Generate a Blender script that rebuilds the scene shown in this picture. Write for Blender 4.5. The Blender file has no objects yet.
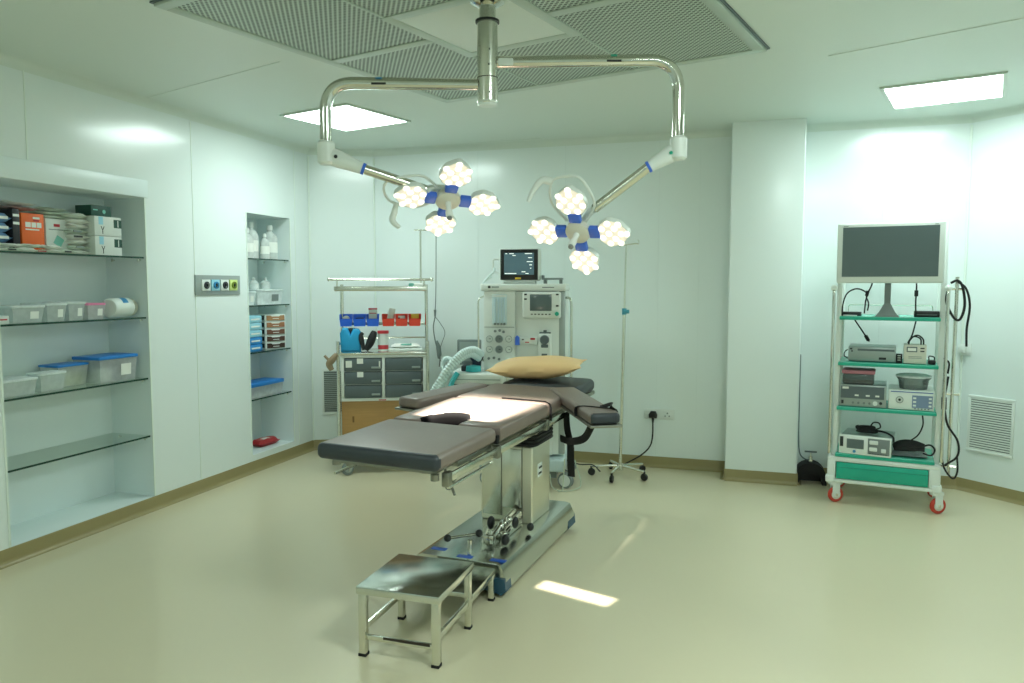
import bpy, bmesh, math, random
from mathutils import Matrix, Vector, noise
random.seed(7)
R = math.radians
scene = bpy.context.scene
col = scene.collection
V3 = Vector

# ------------------------------------------------------------------ materials
def lin(c):
    return tuple(((v/255)/12.92 if v/255 <= .04045 else ((v/255+.055)/1.055)**2.4) for v in c) + (1.0,)
MATS = {}
def mat(name, rgb, rough=.5, metal=0., var=.05, nscale=9., coat=0., emit=None, estr=0., bump=0., bscale=60., stretch=None, rvar=0., spec=.5):
    if name in MATS: return MATS[name]
    m = bpy.data.materials.new(name); m.use_nodes = True
    nt = m.node_tree; N = nt.nodes; L = nt.links
    b = N['Principled BSDF']
    tc = N.new('ShaderNodeTexCoord'); mp = N.new('ShaderNodeMapping')
    if stretch: mp.inputs['Scale'].default_value = stretch
    L.new(tc.outputs['Object'], mp.inputs['Vector'])
    nz = N.new('ShaderNodeTexNoise'); nz.inputs['Scale'].default_value = nscale; nz.inputs['Detail'].default_value = 3
    L.new(mp.outputs['Vector'], nz.inputs['Vector'])
    mx = N.new('ShaderNodeMix'); mx.data_type = 'RGBA'
    c = lin(rgb)
    mx.inputs['A'].default_value = tuple(max(0, v*(1-var)) for v in c[:3]) + (1,)
    mx.inputs['B'].default_value = tuple(min(1, v*(1+var)) for v in c[:3]) + (1,)
    L.new(nz.outputs['Fac'], mx.inputs['Factor']); L.new(mx.outputs['Result'], b.inputs['Base Color'])
    b.inputs['Roughness'].default_value = rough; b.inputs['Metallic'].default_value = metal
    b.inputs['Specular IOR Level'].default_value = spec
    if rvar:
        mr = N.new('ShaderNodeMapRange'); mr.inputs['To Min'].default_value = max(0, rough-rvar); mr.inputs['To Max'].default_value = rough+rvar
        L.new(nz.outputs['Fac'], mr.inputs['Value']); L.new(mr.outputs['Result'], b.inputs['Roughness'])
    if coat: b.inputs['Coat Weight'].default_value = coat; b.inputs['Coat Roughness'].default_value = .12
    if emit: b.inputs['Emission Color'].default_value = lin(emit); b.inputs['Emission Strength'].default_value = estr
    if bump:
        n2 = N.new('ShaderNodeTexNoise'); n2.inputs['Scale'].default_value = bscale; L.new(mp.outputs['Vector'], n2.inputs['Vector'])
        bp = N.new('ShaderNodeBump'); bp.inputs['Strength'].default_value = bump; bp.inputs['Distance'].default_value = .01
        L.new(n2.outputs['Fac'], bp.inputs['Height']); L.new(bp.outputs['Normal'], b.inputs['Normal'])
    MATS[name] = m; return m

def glassy(name, tint, gloss=.12, rough=.03, milky=0., milk=(235, 245, 242)):
    m = bpy.data.materials.new(name); m.use_nodes = True
    nt = m.node_tree; N = nt.nodes; L = nt.links
    N.remove(N['Principled BSDF']); out = N['Material Output']
    t = N.new('ShaderNodeBsdfTransparent'); t.inputs['Color'].default_value = lin(tint)
    g = N.new('ShaderNodeBsdfGlossy'); g.inputs['Roughness'].default_value = rough
    fr = N.new('ShaderNodeFresnel'); fr.inputs['IOR'].default_value = 1.45
    ad = N.new('ShaderNodeMath'); ad.operation = 'MULTIPLY_ADD'; ad.inputs[1].default_value = 1.; ad.inputs[2].default_value = gloss*.3
    L.new(fr.outputs[0], ad.inputs[0])
    mx = N.new('ShaderNodeMixShader'); L.new(ad.outputs[0], mx.inputs[0]); L.new(t.outputs[0], mx.inputs[1]); L.new(g.outputs[0], mx.inputs[2])
    last = mx
    if milky:
        tc = N.new('ShaderNodeTexCoord'); nz = N.new('ShaderNodeTexNoise'); nz.inputs['Scale'].default_value = 25
        L.new(tc.outputs['Object'], nz.inputs['Vector'])
        mr = N.new('ShaderNodeMapRange'); mr.inputs['To Min'].default_value = milky*.75; mr.inputs['To Max'].default_value = min(1, milky*1.25)
        L.new(nz.outputs['Fac'], mr.inputs['Value'])
        d = N.new('ShaderNodeBsdfDiffuse'); d.inputs['Color'].default_value = lin(milk)
        tr = N.new('ShaderNodeBsdfTranslucent'); tr.inputs['Color'].default_value = lin(milk); da = N.new('ShaderNodeAddShader') if False else N.new('ShaderNodeMixShader'); da.inputs[0].default_value = .25
        L.new(d.outputs[0], da.inputs[1]); L.new(tr.outputs[0], da.inputs[2])
        m2 = N.new('ShaderNodeMixShader'); L.new(mr.outputs['Result'], m2.inputs[0]); L.new(mx.outputs[0], m2.inputs[1]); L.new(da.outputs[0], m2.inputs[2])
        last = m2
    L.new(last.outputs[0], out.inputs['Surface'])
    return m

def perforated(name, rgb, hole, pitch, rad):
    m = mat(name, rgb, .45, .35, .04)
    nt = m.node_tree; N = nt.nodes; L = nt.links; b = N['Principled BSDF']
    tc = N.new('ShaderNodeTexCoord'); mp = N.new('ShaderNodeMapping')
    mp.inputs['Rotation'].default_value = (0, 0, R(45)); mp.inputs['Scale'].default_value = (1/pitch, 1/pitch, 0)
    L.new(tc.outputs['Object'], mp.inputs['Vector'])
    vo = N.new('ShaderNodeTexVoronoi'); vo.voronoi_dimensions = '2D'; vo.inputs['Scale'].default_value = 1; vo.inputs['Randomness'].default_value = 0
    L.new(mp.outputs['Vector'], vo.inputs['Vector'])
    lt = N.new('ShaderNodeMapRange'); lt.inputs['From Min'].default_value = rad-.05; lt.inputs['From Max'].default_value = rad+.05
    L.new(vo.outputs['Distance'], lt.inputs['Value'])
    mx = N.new('ShaderNodeMix'); mx.data_type = 'RGBA'; mx.inputs['A'].default_value = lin(hole)
    old = b.inputs['Base Color'].links[0].from_socket
    L.new(lt.outputs['Result'], mx.inputs['Factor']); L.new(old, mx.inputs['B']); L.new(mx.outputs['Result'], b.inputs['Base Color'])
    me = N.new('ShaderNodeMath'); me.operation = 'MULTIPLY'; me.inputs[1].default_value = .35
    L.new(lt.outputs['Result'], me.inputs[0]); L.new(me.outputs[0], b.inputs['Metallic'])
    return m

WALL = mat('wall_paint', (228, 237, 236), .22, 0, .012, 1.2, coat=.25)
WALL_IN = mat('niche_paint', (224, 235, 236), .35, 0, .012, 1.2)
SEAM = mat('seam_aluminium', (226, 236, 228), .3, 0, .02)
CEIL = mat('ceiling_paint', (214, 224, 217), .4, 0, .012, 1.)
COVE = mat('cove_trim', (212, 222, 214), .35, 0, .015)
FLOOR = mat('epoxy_floor', (212, 203, 174), .32, 0, .03, 1.6, coat=.2, rvar=.02)
SKIRT = mat('shaded_skirting_epoxy', (152, 140, 98), .35, 0, .03)  # floor epoxy, with the shade of an upright face put into the colour
STEEL = mat('brushed_steel', (222, 222, 212), .22, 1., .05, 6, stretch=(1, 14, 14), rvar=.02)
STEELT = mat('sheet_steel', (210, 214, 208), .19, 1., .06, 4, rvar=.04)
PEDS = mat('pedestal_steel', (232, 228, 212), .36, 1., .04, 5, rvar=.03)
CHROME = mat('chrome', (214, 214, 206), .1, 1., .02)
DSTEEL = mat('dull_steel', (150, 150, 140), .35, 1., .05)
WHITE = mat('white_enamel', (226, 232, 228), .3, 0, .02)
PLAST = mat('white_plastic', (222, 228, 224), .4, 0, .02)
CREAM = mat('cream_plastic', (214, 212, 200), .45, 0, .02)
BLACK = mat('black_plastic', (18, 20, 22), .4, 0, .1)
RUB = mat('black_rubber', (22, 22, 24), .7, 0, .1)
GREY = mat('grey_plastic', (120, 130, 130), .45, 0, .03)
LGREY = mat('light_grey_metal', (160, 170, 168), .35, .4, .03)
DGREY = mat('dark_grey_panel', (90, 102, 106), .45, 0, .04)
LEATH = mat('brown_leatherette', (126, 112, 105), .36, 0, .08, 20, bump=.06, bscale=250)
LEATHD = mat('dark_shaded_leatherette', (52, 58, 64), .45, 0, .08, 20, bump=.06, bscale=250)  # darker copy of the leatherette, shade on pad fronts put into its colour
TEAL = mat('teal_enamel', (28, 168, 142), .35, 0, .04)
TEALG = mat('teal_glass_edge', (92, 190, 168), .25, 0, .04)
REDW = mat('red_wheel', (196, 62, 44), .45, 0, .06)
BLUE = mat('blue_bin', (60, 122, 255), .4, 0, .05)
BLUEJ = mat('blue_clamp', (66, 112, 220), .4, 0, .05)
BLUEL = mat('blue_lid', (32, 124, 206), .4, 0, .05)
RED = mat('red_bin', (246, 78, 58), .4, 0, .05)
CYAN = mat('cyan_cloth', (30, 150, 200), .6, 0, .12, 14, bump=.3, bscale=20)
WOOD = mat('lacquered_wood', (176, 136, 82), .4, 0, .16, 7, stretch=(1, 1, 9))
PILL = mat('tan_pillow', (240, 200, 146), .5, 0, .04, 8, bump=.08, bscale=40)
SCREEN = mat('dark_screen', (92, 106, 108), .16, 0, .04)
MONSC = mat('monitor_screen', (60, 84, 92), .2, 0, .12, 14, emit=(86, 116, 124), estr=.45)
ORANGE = mat('orange_card', (240, 108, 42), .55, 0, .04)
GREEN = mat('green_card', (30, 74, 62), .5, 0, .08)
CARD = mat('white_card', (214, 220, 216), .6, 0, .03)
PAPER = mat('paper_packet', (234, 236, 230), .6, 0, .06, 22)
PAPERG = mat('greenish_packet', (212, 222, 210), .6, 0, .08, 22)
PAPERB = mat('blue_packet', (112, 150, 190), .6, 0, .12, 16)
LBLUE = mat('light_blue_card', (150, 204, 222), .55, 0, .05)
MBLUE = mat('mid_blue_card', (40, 136, 206), .55, 0, .05)
INK = mat('ink', (34, 40, 44), .6, 0, .05)
REDI = mat('red_ink', (190, 50, 60), .6, 0, .05)
TEALI = mat('teal_ink', (120, 190, 176), .6, 0, .05)
BLUEI = mat('blue_ink', (40, 130, 180), .5, 0, .05)
YELL = mat('yellow_print', (226, 190, 60), .5, 0, .05)
LIME = mat('lime_plastic', (206, 222, 140), .45, 0, .04)
PINK = mat('pink_lid', (224, 130, 170), .45, 0, .05)
HOSE = mat('white_hose', (214, 230, 230), .4, 0, .04)
TEALH = mat('teal_hose', (60, 180, 186), .4, 0, .06)
BROWN = [mat('brown_card_%d' % i, c, .5, 0, .06) for i, c in enumerate([(62, 44, 38), (84, 58, 48), (112, 76, 60), (160, 112, 78), (176, 132, 92)])]
GLASS = glassy('shelf_glass', (232, 244, 238), .1)
GEDGE = mat('glass_edge', (38, 70, 60), .25, 0, .05)
CLEAR = glassy('clear_plastic', (248, 252, 252), .15, .08, .42, (250, 254, 254))
MILKY = glassy('milky_plastic', (248, 252, 252), .1, .2, .75, (246, 252, 252))
BOTT = glassy('bottle_plastic', (248, 252, 250), .1, .15, .6, (248, 252, 250))
LIGHT = mat('light_diffuser', (255, 255, 255), .5, 0, 0, emit=(236, 255, 250), estr=22.)
LED = mat('led_lens', (255, 250, 240), .3, 0, 0, emit=(255, 244, 226), estr=1.5)
LEDB = mat('led_board', (226, 220, 206), .4, 0, .02, emit=(255, 238, 216), estr=.5)
PERF = perforated('perforated_sheet', (196, 208, 196), (70, 80, 74), .021, .36)

# ------------------------------------------------------------------ mesh builder
def spline(pts, n=8, closed=False):
    P = [V3(p) for p in pts]; out = []
    if len(P) < 3: return P
    Q = [P[0]*2-P[1]] + P + [P[-1]*2-P[-2]]
    for i in range(1, len(Q)-2):
        a, b, c, d = Q[i-1], Q[i], Q[i+1], Q[i+2]
        for k in range(n):
            t = k/n
            out.append(.5*((2*b)+(c-a)*t+(2*a-5*b+4*c-d)*t*t+(3*b-3*c+d-a)*t**3))
    out.append(P[-1]); return out
def fillet(pts, r, n=8):
    P = [V3(p) for p in pts]; out = [P[0]]
    for i in range(1, len(P)-1):
        a, b, c = P[i-1], P[i], P[i+1]
        u = (a-b); v = (c-b); rr = min(r, u.length*.49, v.length*.49)
        p0 = b+u.normalized()*rr; p1 = b+v.normalized()*rr
        for k in range(n+1):
            t = k/n; out.append((1-t)**2*p0+2*t*(1-t)*b+t*t*p1)
    out.append(P[-1]); return out
def rot_to(d):
    return V3((0, 0, 1)).rotation_difference(V3(d).normalized()).to_matrix().to_4x4()

class MB:
    def __init__(s, m=None):
        s.v = []; s.f = []; s.mi = []; s.ms = []; s.c = 0; s.T = Matrix.Identity(4)
        if m: s.use(m)
    def use(s, m):
        if m not in s.ms: s.ms.append(m)
        s.c = s.ms.index(m); return s
    def raw(s, vs, fs, T=None):
        k = len(s.v); M = s.T @ T if T else s.T
        s.v += [M @ V3(v) for v in vs]; s.f += [tuple(i+k for i in f) for f in fs]; s.mi += [s.c]*len(fs); return s
    def bm(s, b, T=None):
        b.verts.index_update()
        s.raw([v.co.copy() for v in b.verts], [[v.index for v in f.verts] for f in b.faces], T); b.free(); return s
    def box(s, x0, x1, y0, y1, z0, z1, bev=0., seg=2, T=None):
        b = bmesh.new(); bmesh.ops.create_cube(b, size=1)
        for v in b.verts:
            v.co = V3(((x0+x1)/2+v.co.x*(x1-x0), (y0+y1)/2+v.co.y*(y1-y0), (z0+z1)/2+v.co.z*(z1-z0)))
        if bev: bmesh.ops.bevel(b, geom=b.edges[:], offset=min(bev, .49*min(abs(x1-x0), abs(y1-y0), abs(z1-z0))), segments=seg, profile=.5, affect='EDGES')
        return s.bm(b, T)
    def cyl(s, p0, p1, r, n=16, r2=None, bev=0.):
        p0, p1 = V3(p0), V3(p1); r2 = r if r2 is None else r2; h = (p1-p0).length
        pr = [(0, 0), (r, 0), (r2, h), (0, h)]
        if bev: pr = [(0, 0), (r-bev, 0), (r, bev), (r2, h-bev), (r2-bev, h), (0, h)]
        return s.lathe(pr, n, Matrix.Translation(p0) @ rot_to(p1-p0))
    def lathe(s, pr, n=24, T=None):
        vs = []; fs = []; rings = []
        for r, z in pr:
            if r < 1e-6: rings.append([len(vs)]); vs.append((0, 0, z))
            else:
                rings.append(list(range(len(vs), len(vs)+n)))
                vs += [(r*math.cos(2*math.pi*i/n), r*math.sin(2*math.pi*i/n), z) for i in range(n)]
        for a, b in zip(rings, rings[1:]):
            for i in range(n):
                j = (i+1) % n
                if len(a) == 1 and len(b) == 1: continue
                if len(a) == 1: fs.append((a[0], b[i], b[j]))
                elif len(b) == 1: fs.append((a[i], a[j], b[0]))
                else: fs.append((a[i], a[j], b[j], b[i]))
        return s.raw(vs, fs, T)
    def tube(s, path, r, n=10, closed=False, flat=None):
        P = [V3(p) for p in path]; Q = [P[0]]
        for p in P[1:]:
            if (p-Q[-1]).length > 1e-5: Q.append(p)
        P = Q; vs = []; fs = []; m = len(P)
        up = None
        for i, p in enumerate(P):
            if closed: t = P[(i+1) % m]-P[i-1]
            else: t = (P[min(i+1, m-1)]-P[max(i-1, 0)])
            t.normalize()
            if up is None: up = t.orthogonal().normalized() if flat is None else V3(flat)
            up = (up-t*up.dot(t)).normalized() if flat is None else (V3(flat)-t*V3(flat).dot(t)).normalized()
            sd = t.cross(up)
            rr = r[i] if isinstance(r, (list, tuple)) and len(r) == m else r
            ra, rb = rr if isinstance(rr, tuple) else (rr, rr)
            for k in range(n):
                a = 2*math.pi*k/n
                vs.append(p+up*(ra*math.cos(a))+sd*(rb*math.sin(a)))
        for i in range(m if closed else m-1):
            j = (i+1) % m
            for k in range(n):
                l = (k+1) % n; fs.append((i*n+k, i*n+l, j*n+l, j*n+k))
        if not closed: fs += [tuple(range(n))[::-1], tuple(range((m-1)*n, m*n))]
        return s.raw(vs, fs)
    def prism(s, poly, z0, z1, bev=0., seg=2, T=None, bottom=True):
        b = bmesh.new(); vs = [b.verts.new((x, y, z0)) for x, y in poly]
        f = b.faces.new(vs); r = bmesh.ops.extrude_face_region(b, geom=[f])
        top = [g for g in r['geom'] if isinstance(g, bmesh.types.BMVert)]
        for v in top: v.co.z = z1
        bmesh.ops.recalc_face_normals(b, faces=b.faces[:])
        if bev:
            es = [e for e in b.edges if all(abs(v.co.z-z1) < 1e-6 for v in e.verts) or (bottom and all(abs(v.co.z-z0) < 1e-6 for v in e.verts))]
            bmesh.ops.bevel(b, geom=es, offset=bev, segments=seg, profile=.5, affect='EDGES')
        return s.bm(b, T)
    def ball(s, c, r, sc=(1, 1, 1), n=12, T=None):
        pr = [(math.sin(math.pi*i/n)*r, -math.cos(math.pi*i/n)*r) for i in range(n+1)]
        pr[0] = (0, -r); pr[-1] = (0, r)
        M = Matrix.Translation(V3(c)) @ Matrix.Diagonal((*sc, 1))
        return s.lathe(pr, n*2, T @ M if T else M)
    def build(s, name, parent=None, ang=38):
        me = bpy.data.meshes.new(name); me.from_pydata([tuple(v) for v in s.v], [], s.f)
        for m in s.ms: me.materials.append(m)
        me.polygons.foreach_set('material_index', s.mi)
        b = bmesh.new(); b.from_mesh(me); bmesh.ops.recalc_face_normals(b, faces=b.faces[:]); b.to_mesh(me); b.free()
        me.shade_smooth(); me.set_sharp_from_angle(angle=R(ang)); me.update()
        o = bpy.data.objects.new(name, me); col.objects.link(o)
        if parent: o.parent = parent
        return o

def rrect(x0, x1, y0, y1, r, n=5):
    out = []
    for cx, cy, a0 in ((x1-r, y1-r, 0), (x0+r, y1-r, 90), (x0+r, y0+r, 180), (x1-r, y0+r, 270)):
        for k in range(n+1):
            a = R(a0+90*k/n); out.append((cx+r*math.cos(a), cy+r*math.sin(a)))
    return out
def thing(name, label, cat, loc=(0, 0, 0), yaw=0., group=None):
    o = bpy.data.objects.new(name, None); col.objects.link(o); o.empty_display_size = .1
    o.location = loc; o.rotation_euler = (0, 0, R(yaw)); return tag(o, label, cat, group)
def tag(o, label, cat, group=None):
    o['label'] = label; o['category'] = cat
    if group: o['group'] = group
    return o
def place(o, loc, yaw=0., rx=0., ry=0.):
    o.location = loc; o.rotation_euler = (R(rx), R(ry), R(yaw)); return o
def struct(o): o['kind'] = 'structure'; return o
def lab(o, t): o['label'] = t; return o

# ------------------------------------------------------------------ room shell
HC = 2.79
XL, YB, XR, YF = -3.9, 6.43, 2.1, -1.4
LCH = [(-3.9, 6.15), (-3.37, 6.43)]
RCH = [(1.525, 6.43), (2.1, 5.855)]
outline = [(XL, YF), (XL, 6.15), (-3.37, YB), (1.525, YB), (XR, 5.855), (XR, YF)]
def slab(name, z0, z1, m):
    b = MB(m); b.prism(outline, z0, z1); return struct(b.build(name))
slab('floor', -.05, 0, FLOOR); slab('ceiling', HC, HC+.05, CEIL)
def wallpanel(name, p0, p1, m=WALL, t=.04):
    b = MB(m); p0, p1 = V3((*p0, 0)), V3((*p1, 0)); d = (p1-p0).normalized(); n = V3((-d.y, d.x, 0))
    b.raw([p0, p1, p1+n*t, p0+n*t, p0+V3((0, 0, HC)), p1+V3((0, 0, HC)), p1+n*t+V3((0, 0, HC)), p0+n*t+V3((0, 0, HC))],
          [(0, 1, 5, 4), (1, 2, 6, 5), (2, 3, 7, 6), (3, 0, 4, 7), (0, 3, 2, 1), (4, 5, 6, 7)])
    return struct(b.build(name))
wallpanel('wall_back', (1.525, YB), (-3.37, YB)) if False else None
def quadwall(name, p0, p1, out):
    b = MB(WALL); p0, p1, o = V3((*p0, 0)), V3((*p1, 0)), V3((*out, 0)).normalized()*.05; h = V3((0, 0, HC))
    b.raw([p0, p1, p1+o, p0+o, p0+h, p1+h, p1+o+h, p0+o+h], [(0, 1, 5, 4), (1, 2, 6, 5), (2, 3, 7, 6), (3, 0, 4, 7), (0, 3, 2, 1), (4, 5, 6, 7)])
    return struct(b.build(name))
quadwall('wall_back', (-3.37, YB), (1.525, YB), (0, 1))
quadwall('wall_back_left', *LCH, (-.28, .53))
quadwall('wall_back_right', *RCH, (1, 1))
quadwall('wall_right', (XR, 5.855), (XR, YF), (1, 0))
quadwall('wall_front', (XR, YF), (XL, YF), (0, -1))
# left wall with its two recessed shelf niches
N1 = (3.09, 4.155, .092, 2.13); N2 = (5.24, 5.837, .14, 2.13); ND = .34
b = MB(WALL)
ys = [YF, N1[0], N1[1], N2[0], N2[1], 6.15]; zs = [0, N1[2], N2[2], 2.13, HC]
for i in range(5):
    for k in range(4):
        y0, y1, z0, z1 = ys[i], ys[i+1], zs[k], zs[k+1]
        if (i == 1 and k in (1, 2)) or (i == 3 and k == 2): continue
        b.raw([(XL, y0, z0), (XL, y1, z0), (XL, y1, z1), (XL, y0, z1)], [(0, 1, 2, 3)])
b.use(WALL_IN)
for y0, y1, z0, z1 in (N1, N2):
    x = XL-ND
    b.raw([(XL, y0, z0), (XL, y1, z0), (XL, y1, z1), (XL, y0, z1), (x, y0, z0), (x, y1, z0), (x, y1, z1), (x, y0, z1)],
          [(4, 5, 6, 7), (0, 1, 5, 4), (1, 2, 6, 5), (2, 3, 7, 6), (3, 0, 4, 7)])
struct(b.build('wall_left', ang=30))
# square column standing proud of the back wall
b = MB(WALL); b.prism(rrect(-.167, .372, 6.16, 6.50, .012, 4), 0, HC); struct(b.build('wall_column'))

tn = [0]
def trim(b, ang=38):
    tn[0] += 1; return struct(b.build('trim_%d' % tn[0], ang=ang))
def run_profile(p0, p1, inw, prof, m):
    """sweep a (out-from-wall, z) profile along a wall line"""
    b = MB(m); p0, p1, n = V3((*p0, 0)), V3((*p1, 0)), V3((*inw, 0)).normalized()
    k = len(prof); vs = []
    for p in (p0, p1):
        for d, z in prof: vs.append(p+n*d+V3((0, 0, z)))
    fs = [(i, (i+1) % k, (i+1) % k+k, i+k) for i in range(k)] + [tuple(range(k)), tuple(range(k, 2*k))]
    return b.raw(vs, fs)
r = .055
cove = [(-.001, HC+.001), (-.001, HC-r)] + [(r-r*math.cos(R(a)), HC-r+r*math.sin(R(a))) for a in range(0, 91, 15)]
cove = [(-.001, HC+.001), (-.001, HC-r)] + [(r*(1-math.cos(R(a))), HC-r+r*math.sin(R(a))) for a in range(0, 91, 15)] + [(r, HC+.001)]
rb = .03
base = [(-.001, -.001), (-.001, .09), (.006, .09), (.008, rb)] + [(.008+rb*(1-math.cos(R(a))), rb-rb*math.sin(R(a))) for a in range(15, 91, 15)] + [(.008+rb, -.001)]
sides = [('left', (XL, YF), (XL, 6.15), (1, 0)), ('back_left', *LCH, (.28, -.53)), ('back', (-3.37, YB), (-.167, YB), (0, -1)),
         ('column', (-.167, 6.16), (.372, 6.16), (0, -1)), ('column_side', (.372, 6.16), (.372, YB), (1, 0)), ('column_inner', (-.167, 6.16), (-.167, YB), (-1, 0)),
         ('back_right', (.372, YB), (1.525, YB), (0, -1)), ('corner', *RCH, (-1, -1)), ('right', (XR, 5.855), (XR, YF), (-1, 0)), ('front', (XR, YF), (XL, YF), (0, 1))]
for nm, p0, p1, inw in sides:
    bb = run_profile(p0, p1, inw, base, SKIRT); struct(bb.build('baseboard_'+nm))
    if 'column' not in nm: trim(run_profile(p0, p1, inw, cove, COVE))
# shutter box above the wide niche, niche edge strips, panel joints
b = MB(WALL_IN); b.box(XL-.001, XL+.012, 2.6, 4.185, 2.13, 2.247, .004); trim(b)
for (y0, y1, z0, z1) in (N1, N2):
    b = MB(SEAM)
    for y in (y0-.012, y1): b.box(XL-.001, XL+.004, y, y+.012, z0, z1)
    trim(b)
b = MB(SEAM)
for y, z0, z1 in ((4.62, .1, 2.73), (3.30, 2.25, 2.74), (5.92, .1, 2.73), (1.2, .1, 2.73)): b.box(XL-.001, XL+.003, y, y+.007, z0, z1)
trim(b)
b = MB(WALL)
for x in (-2.35, -1.55, -.75, -.42, .95): b.box(x, x+.006, YB-.003, YB+.001, .1, 2.73)
trim(b)
b = MB(SEAM)
b.cyl((1.523, YB-.004, .09), (1.523, YB-.004, 2.72), .009, 10); b.cyl((-3.893, 6.146, .09), (-3.893, 6.146, 2.72), .008, 10); b.cyl((-3.372, 6.424, .09), (-3.372, 6.424, 2.72), .008, 10)
trim(b)
GY = 15.0   # the ceiling grid is turned against the walls
Tg = Matrix.Translation((-1.24, 3.542, HC)) @ Matrix.Rotation(R(-GY), 4, 'Z')
b = MB(COVE); b.T = Tg
b.box(1.3, 4.2, 1.38, 1.388, -.003, .001); b.box(-3.0, -1.3, -.15, -.142, -.003, .001); b.box(-2.9, -1.2, 2.55, 2.556, -.003, .001)
# keep joints inside the room outline
b.v = [V3((min(max(v.x, XL+.03), XR-.03), min(v.y, 6.38), v.z)) for v in b.v]
trim(b)

# ------------------------------------------------------------------ ceiling fixtures
t = thing('laminar_airflow_unit', 'large square perforated air filter unit in ceiling above the operating table', 'ceiling vent', (-1.24, 3.542, HC), -GY)
S = 1.055
b = MB(mat('filter_frame', (184, 196, 186), .35, .2, .03))
z0, z1 = -.022, .0
def bar(x0, x1, y0, y1): b.box(x0, x1, y0, y1, z0, z1, .003)
bar(-S, S, -S, -S+.06); bar(-S, S, S-.06, S); bar(-S, -S+.06, -S+.06, S-.06); bar(S-.06, S, -S+.06, S-.06)
bar(-S+.06, -.33, -.055, .005); bar(.36, S-.06, -.055, .005)
for a in (-.33, .30): bar(a, a+.06, -.40, .30)
bar(-.27, .30, -.40, -.34); bar(-.27, .30, .24, .30)
for x in (-.31, .335): bar(x, x+.012, .30, S-.06); bar(x, x+.012, -S+.06, -.40)
b.use(DGREY); b.box(-S-.012, S+.012, -S-.012, S+.012, -.008, -.001)
b.build('frame', t)
for (x0, x1, y0, y1) in ((-S+.06, -.31, .005, S-.06), (-S+.06, -.31, -S+.06, -.055), (.347, S-.06, .005, S-.06), (.347, S-.06, -S+.06, -.055), (-.298, .335, .30, S-.06), (-.298, .335, -S+.06, -.40)):
    b = MB(PERF); b.box(x0, x1, y0, y1, -.016, -.009); b.build('perforated_panel', t)
b = MB(CEIL); b.box(-.27, .30, -.34, .24, -.019, -.008, .002)
b.build('blank_plate', t)

def light_panel(lbl, x, y, grp=None, lm=None):
    t = thing('ceiling_light_panel', lbl, 'ceiling light', (x, y, HC), -GY)
    b = MB(COVE); s = .315
    for a in ((-s-.025, s+.025, -s-.025, -s), (-s-.025, s+.025, s, s+.025), (-s-.025, -s, -s, s), (s, s+.025, -s, s)): b.box(*a, -.012, 0, .002)
    b.build('frame', t)
    b = MB(lm or LIGHT); b.box(-s, s, -s, s, -.008, -.001); lab(b.build('diffuser', t), 'glowing white diffuser')
light_panel('square glowing light panel in ceiling left of the surgical light', -2.905, 5.115)
light_panel('square glowing light panel in ceiling above the video trolley', 1.16, 5.59)

# ------------------------------------------------------------------ surgical light
sl = thing('surgical_light', 'double headed surgical light with two curved chrome arms hanging from the ceiling', 'surgical light', (-1.24, 3.542, HC-.019), 17.5)
o0 = HC-.019
def Z(z): return z-o0
b = MB(CHROME); b.lathe([(0, .02), (.04, .02), (.04, Z(2.72)), (0, Z(2.72))], 28); b.build('ceiling_pole', sl)
b = MB(STEEL); b.lathe([(0, Z(2.81)), (.05, Z(2.81)), (.05, Z(2.44)), (.05, Z(2.432)), (.047, Z(2.425)), (0, Z(2.425))], 28)
b.use(BLACK); b.lathe([(.042, Z(2.817)), (.058, Z(2.817)), (.058, Z(2.806)), (.042, Z(2.806))], 28)
b.use(INK); b.ball((.012, -.05, Z(2.67)), .004); b.ball((.008, -.05, Z(2.60)), .004); b.ball((.012, -.05, Z(2.47)), .004)
b.lathe([(.0505, Z(2.548)), (.0508, Z(2.546)), (.0505, Z(2.544))], 28)
b.build('hub_sleeve', sl)
b = MB(WHITE); b.cyl((0, 0, Z(2.425)), (0, 0, Z(2.415)), .046, 24, .044); b.build('end_cap', sl)
def arm(xe, za, zb, sgn):
    b = MB(CHROME)
    b.tube(fillet([(sgn*.045, 0, Z(za)), (xe, 0, Z(za+.01)), (xe, 0, Z(zb))], .15, 12), .029, 16)
    b.use(INK); b.box(xe*.62, xe*.62+sgn*.07, -.0305, -.029, Z(za)-.006, Z(za)+.004)
    b.use(BLUEI if sgn < 0 else TEAL); b.box(xe*.62+sgn*.02, xe*.62+sgn*.05, -.028, -.015, Z(za)+.024, Z(za)+.029)
    if sgn > 0:
        b.use(WHITE); b.box(.052, .125, -.034, .02, Z(za)-.022, Z(za)+.012, .006)
    lab(b.build('swivel_arm', sl), 'left curved chrome arm' if sgn < 0 else 'right curved chrome arm, mounted higher')
arm(-.788, 2.515, 2.235, -1); arm(.926, 2.622, 2.255, 1)
def elbow(xe, zt, end):
    b = MB(WHITE); top = V3((xe, 0, Z(zt))); e = V3(end)
    b.cyl(top+V3((0, 0, .01)), top-V3((0, 0, .105)), .042, 20, bev=.012)
    d = (e-(top-V3((0, 0, .055)))); st = top-V3((0, 0, .055))
    b.tube([st, st+d*.35, st+d*.75, e], [(.044, .034), (.042, .032), (.033, .028), (.028, .025)], 14, flat=(0, 0, 1))
    b.use(TEAL if xe > 0 else INK); b.ball(st+d*.3+V3((0, -.036, .005)), .009)
    b.use(BLUEJ); dn = d.normalized(); b.cyl(e-dn*.006, e+dn*.008, .029, 16)
    b.build('elbow_joint', sl)
LH = V3((-.212, .199, Z(1.985))); RH = V3((.46, .199, Z(1.821)))
le = V3((-.614, .03, Z(2.118))); re = V3((.793, .03, Z(2.128)))
ls = V3((-.318, .149, Z(2.03))); rs = V3((.537, .149, Z(1.934)))
elbow(-.788, 2.238, le); elbow(.93, 2.26, re)
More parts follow.
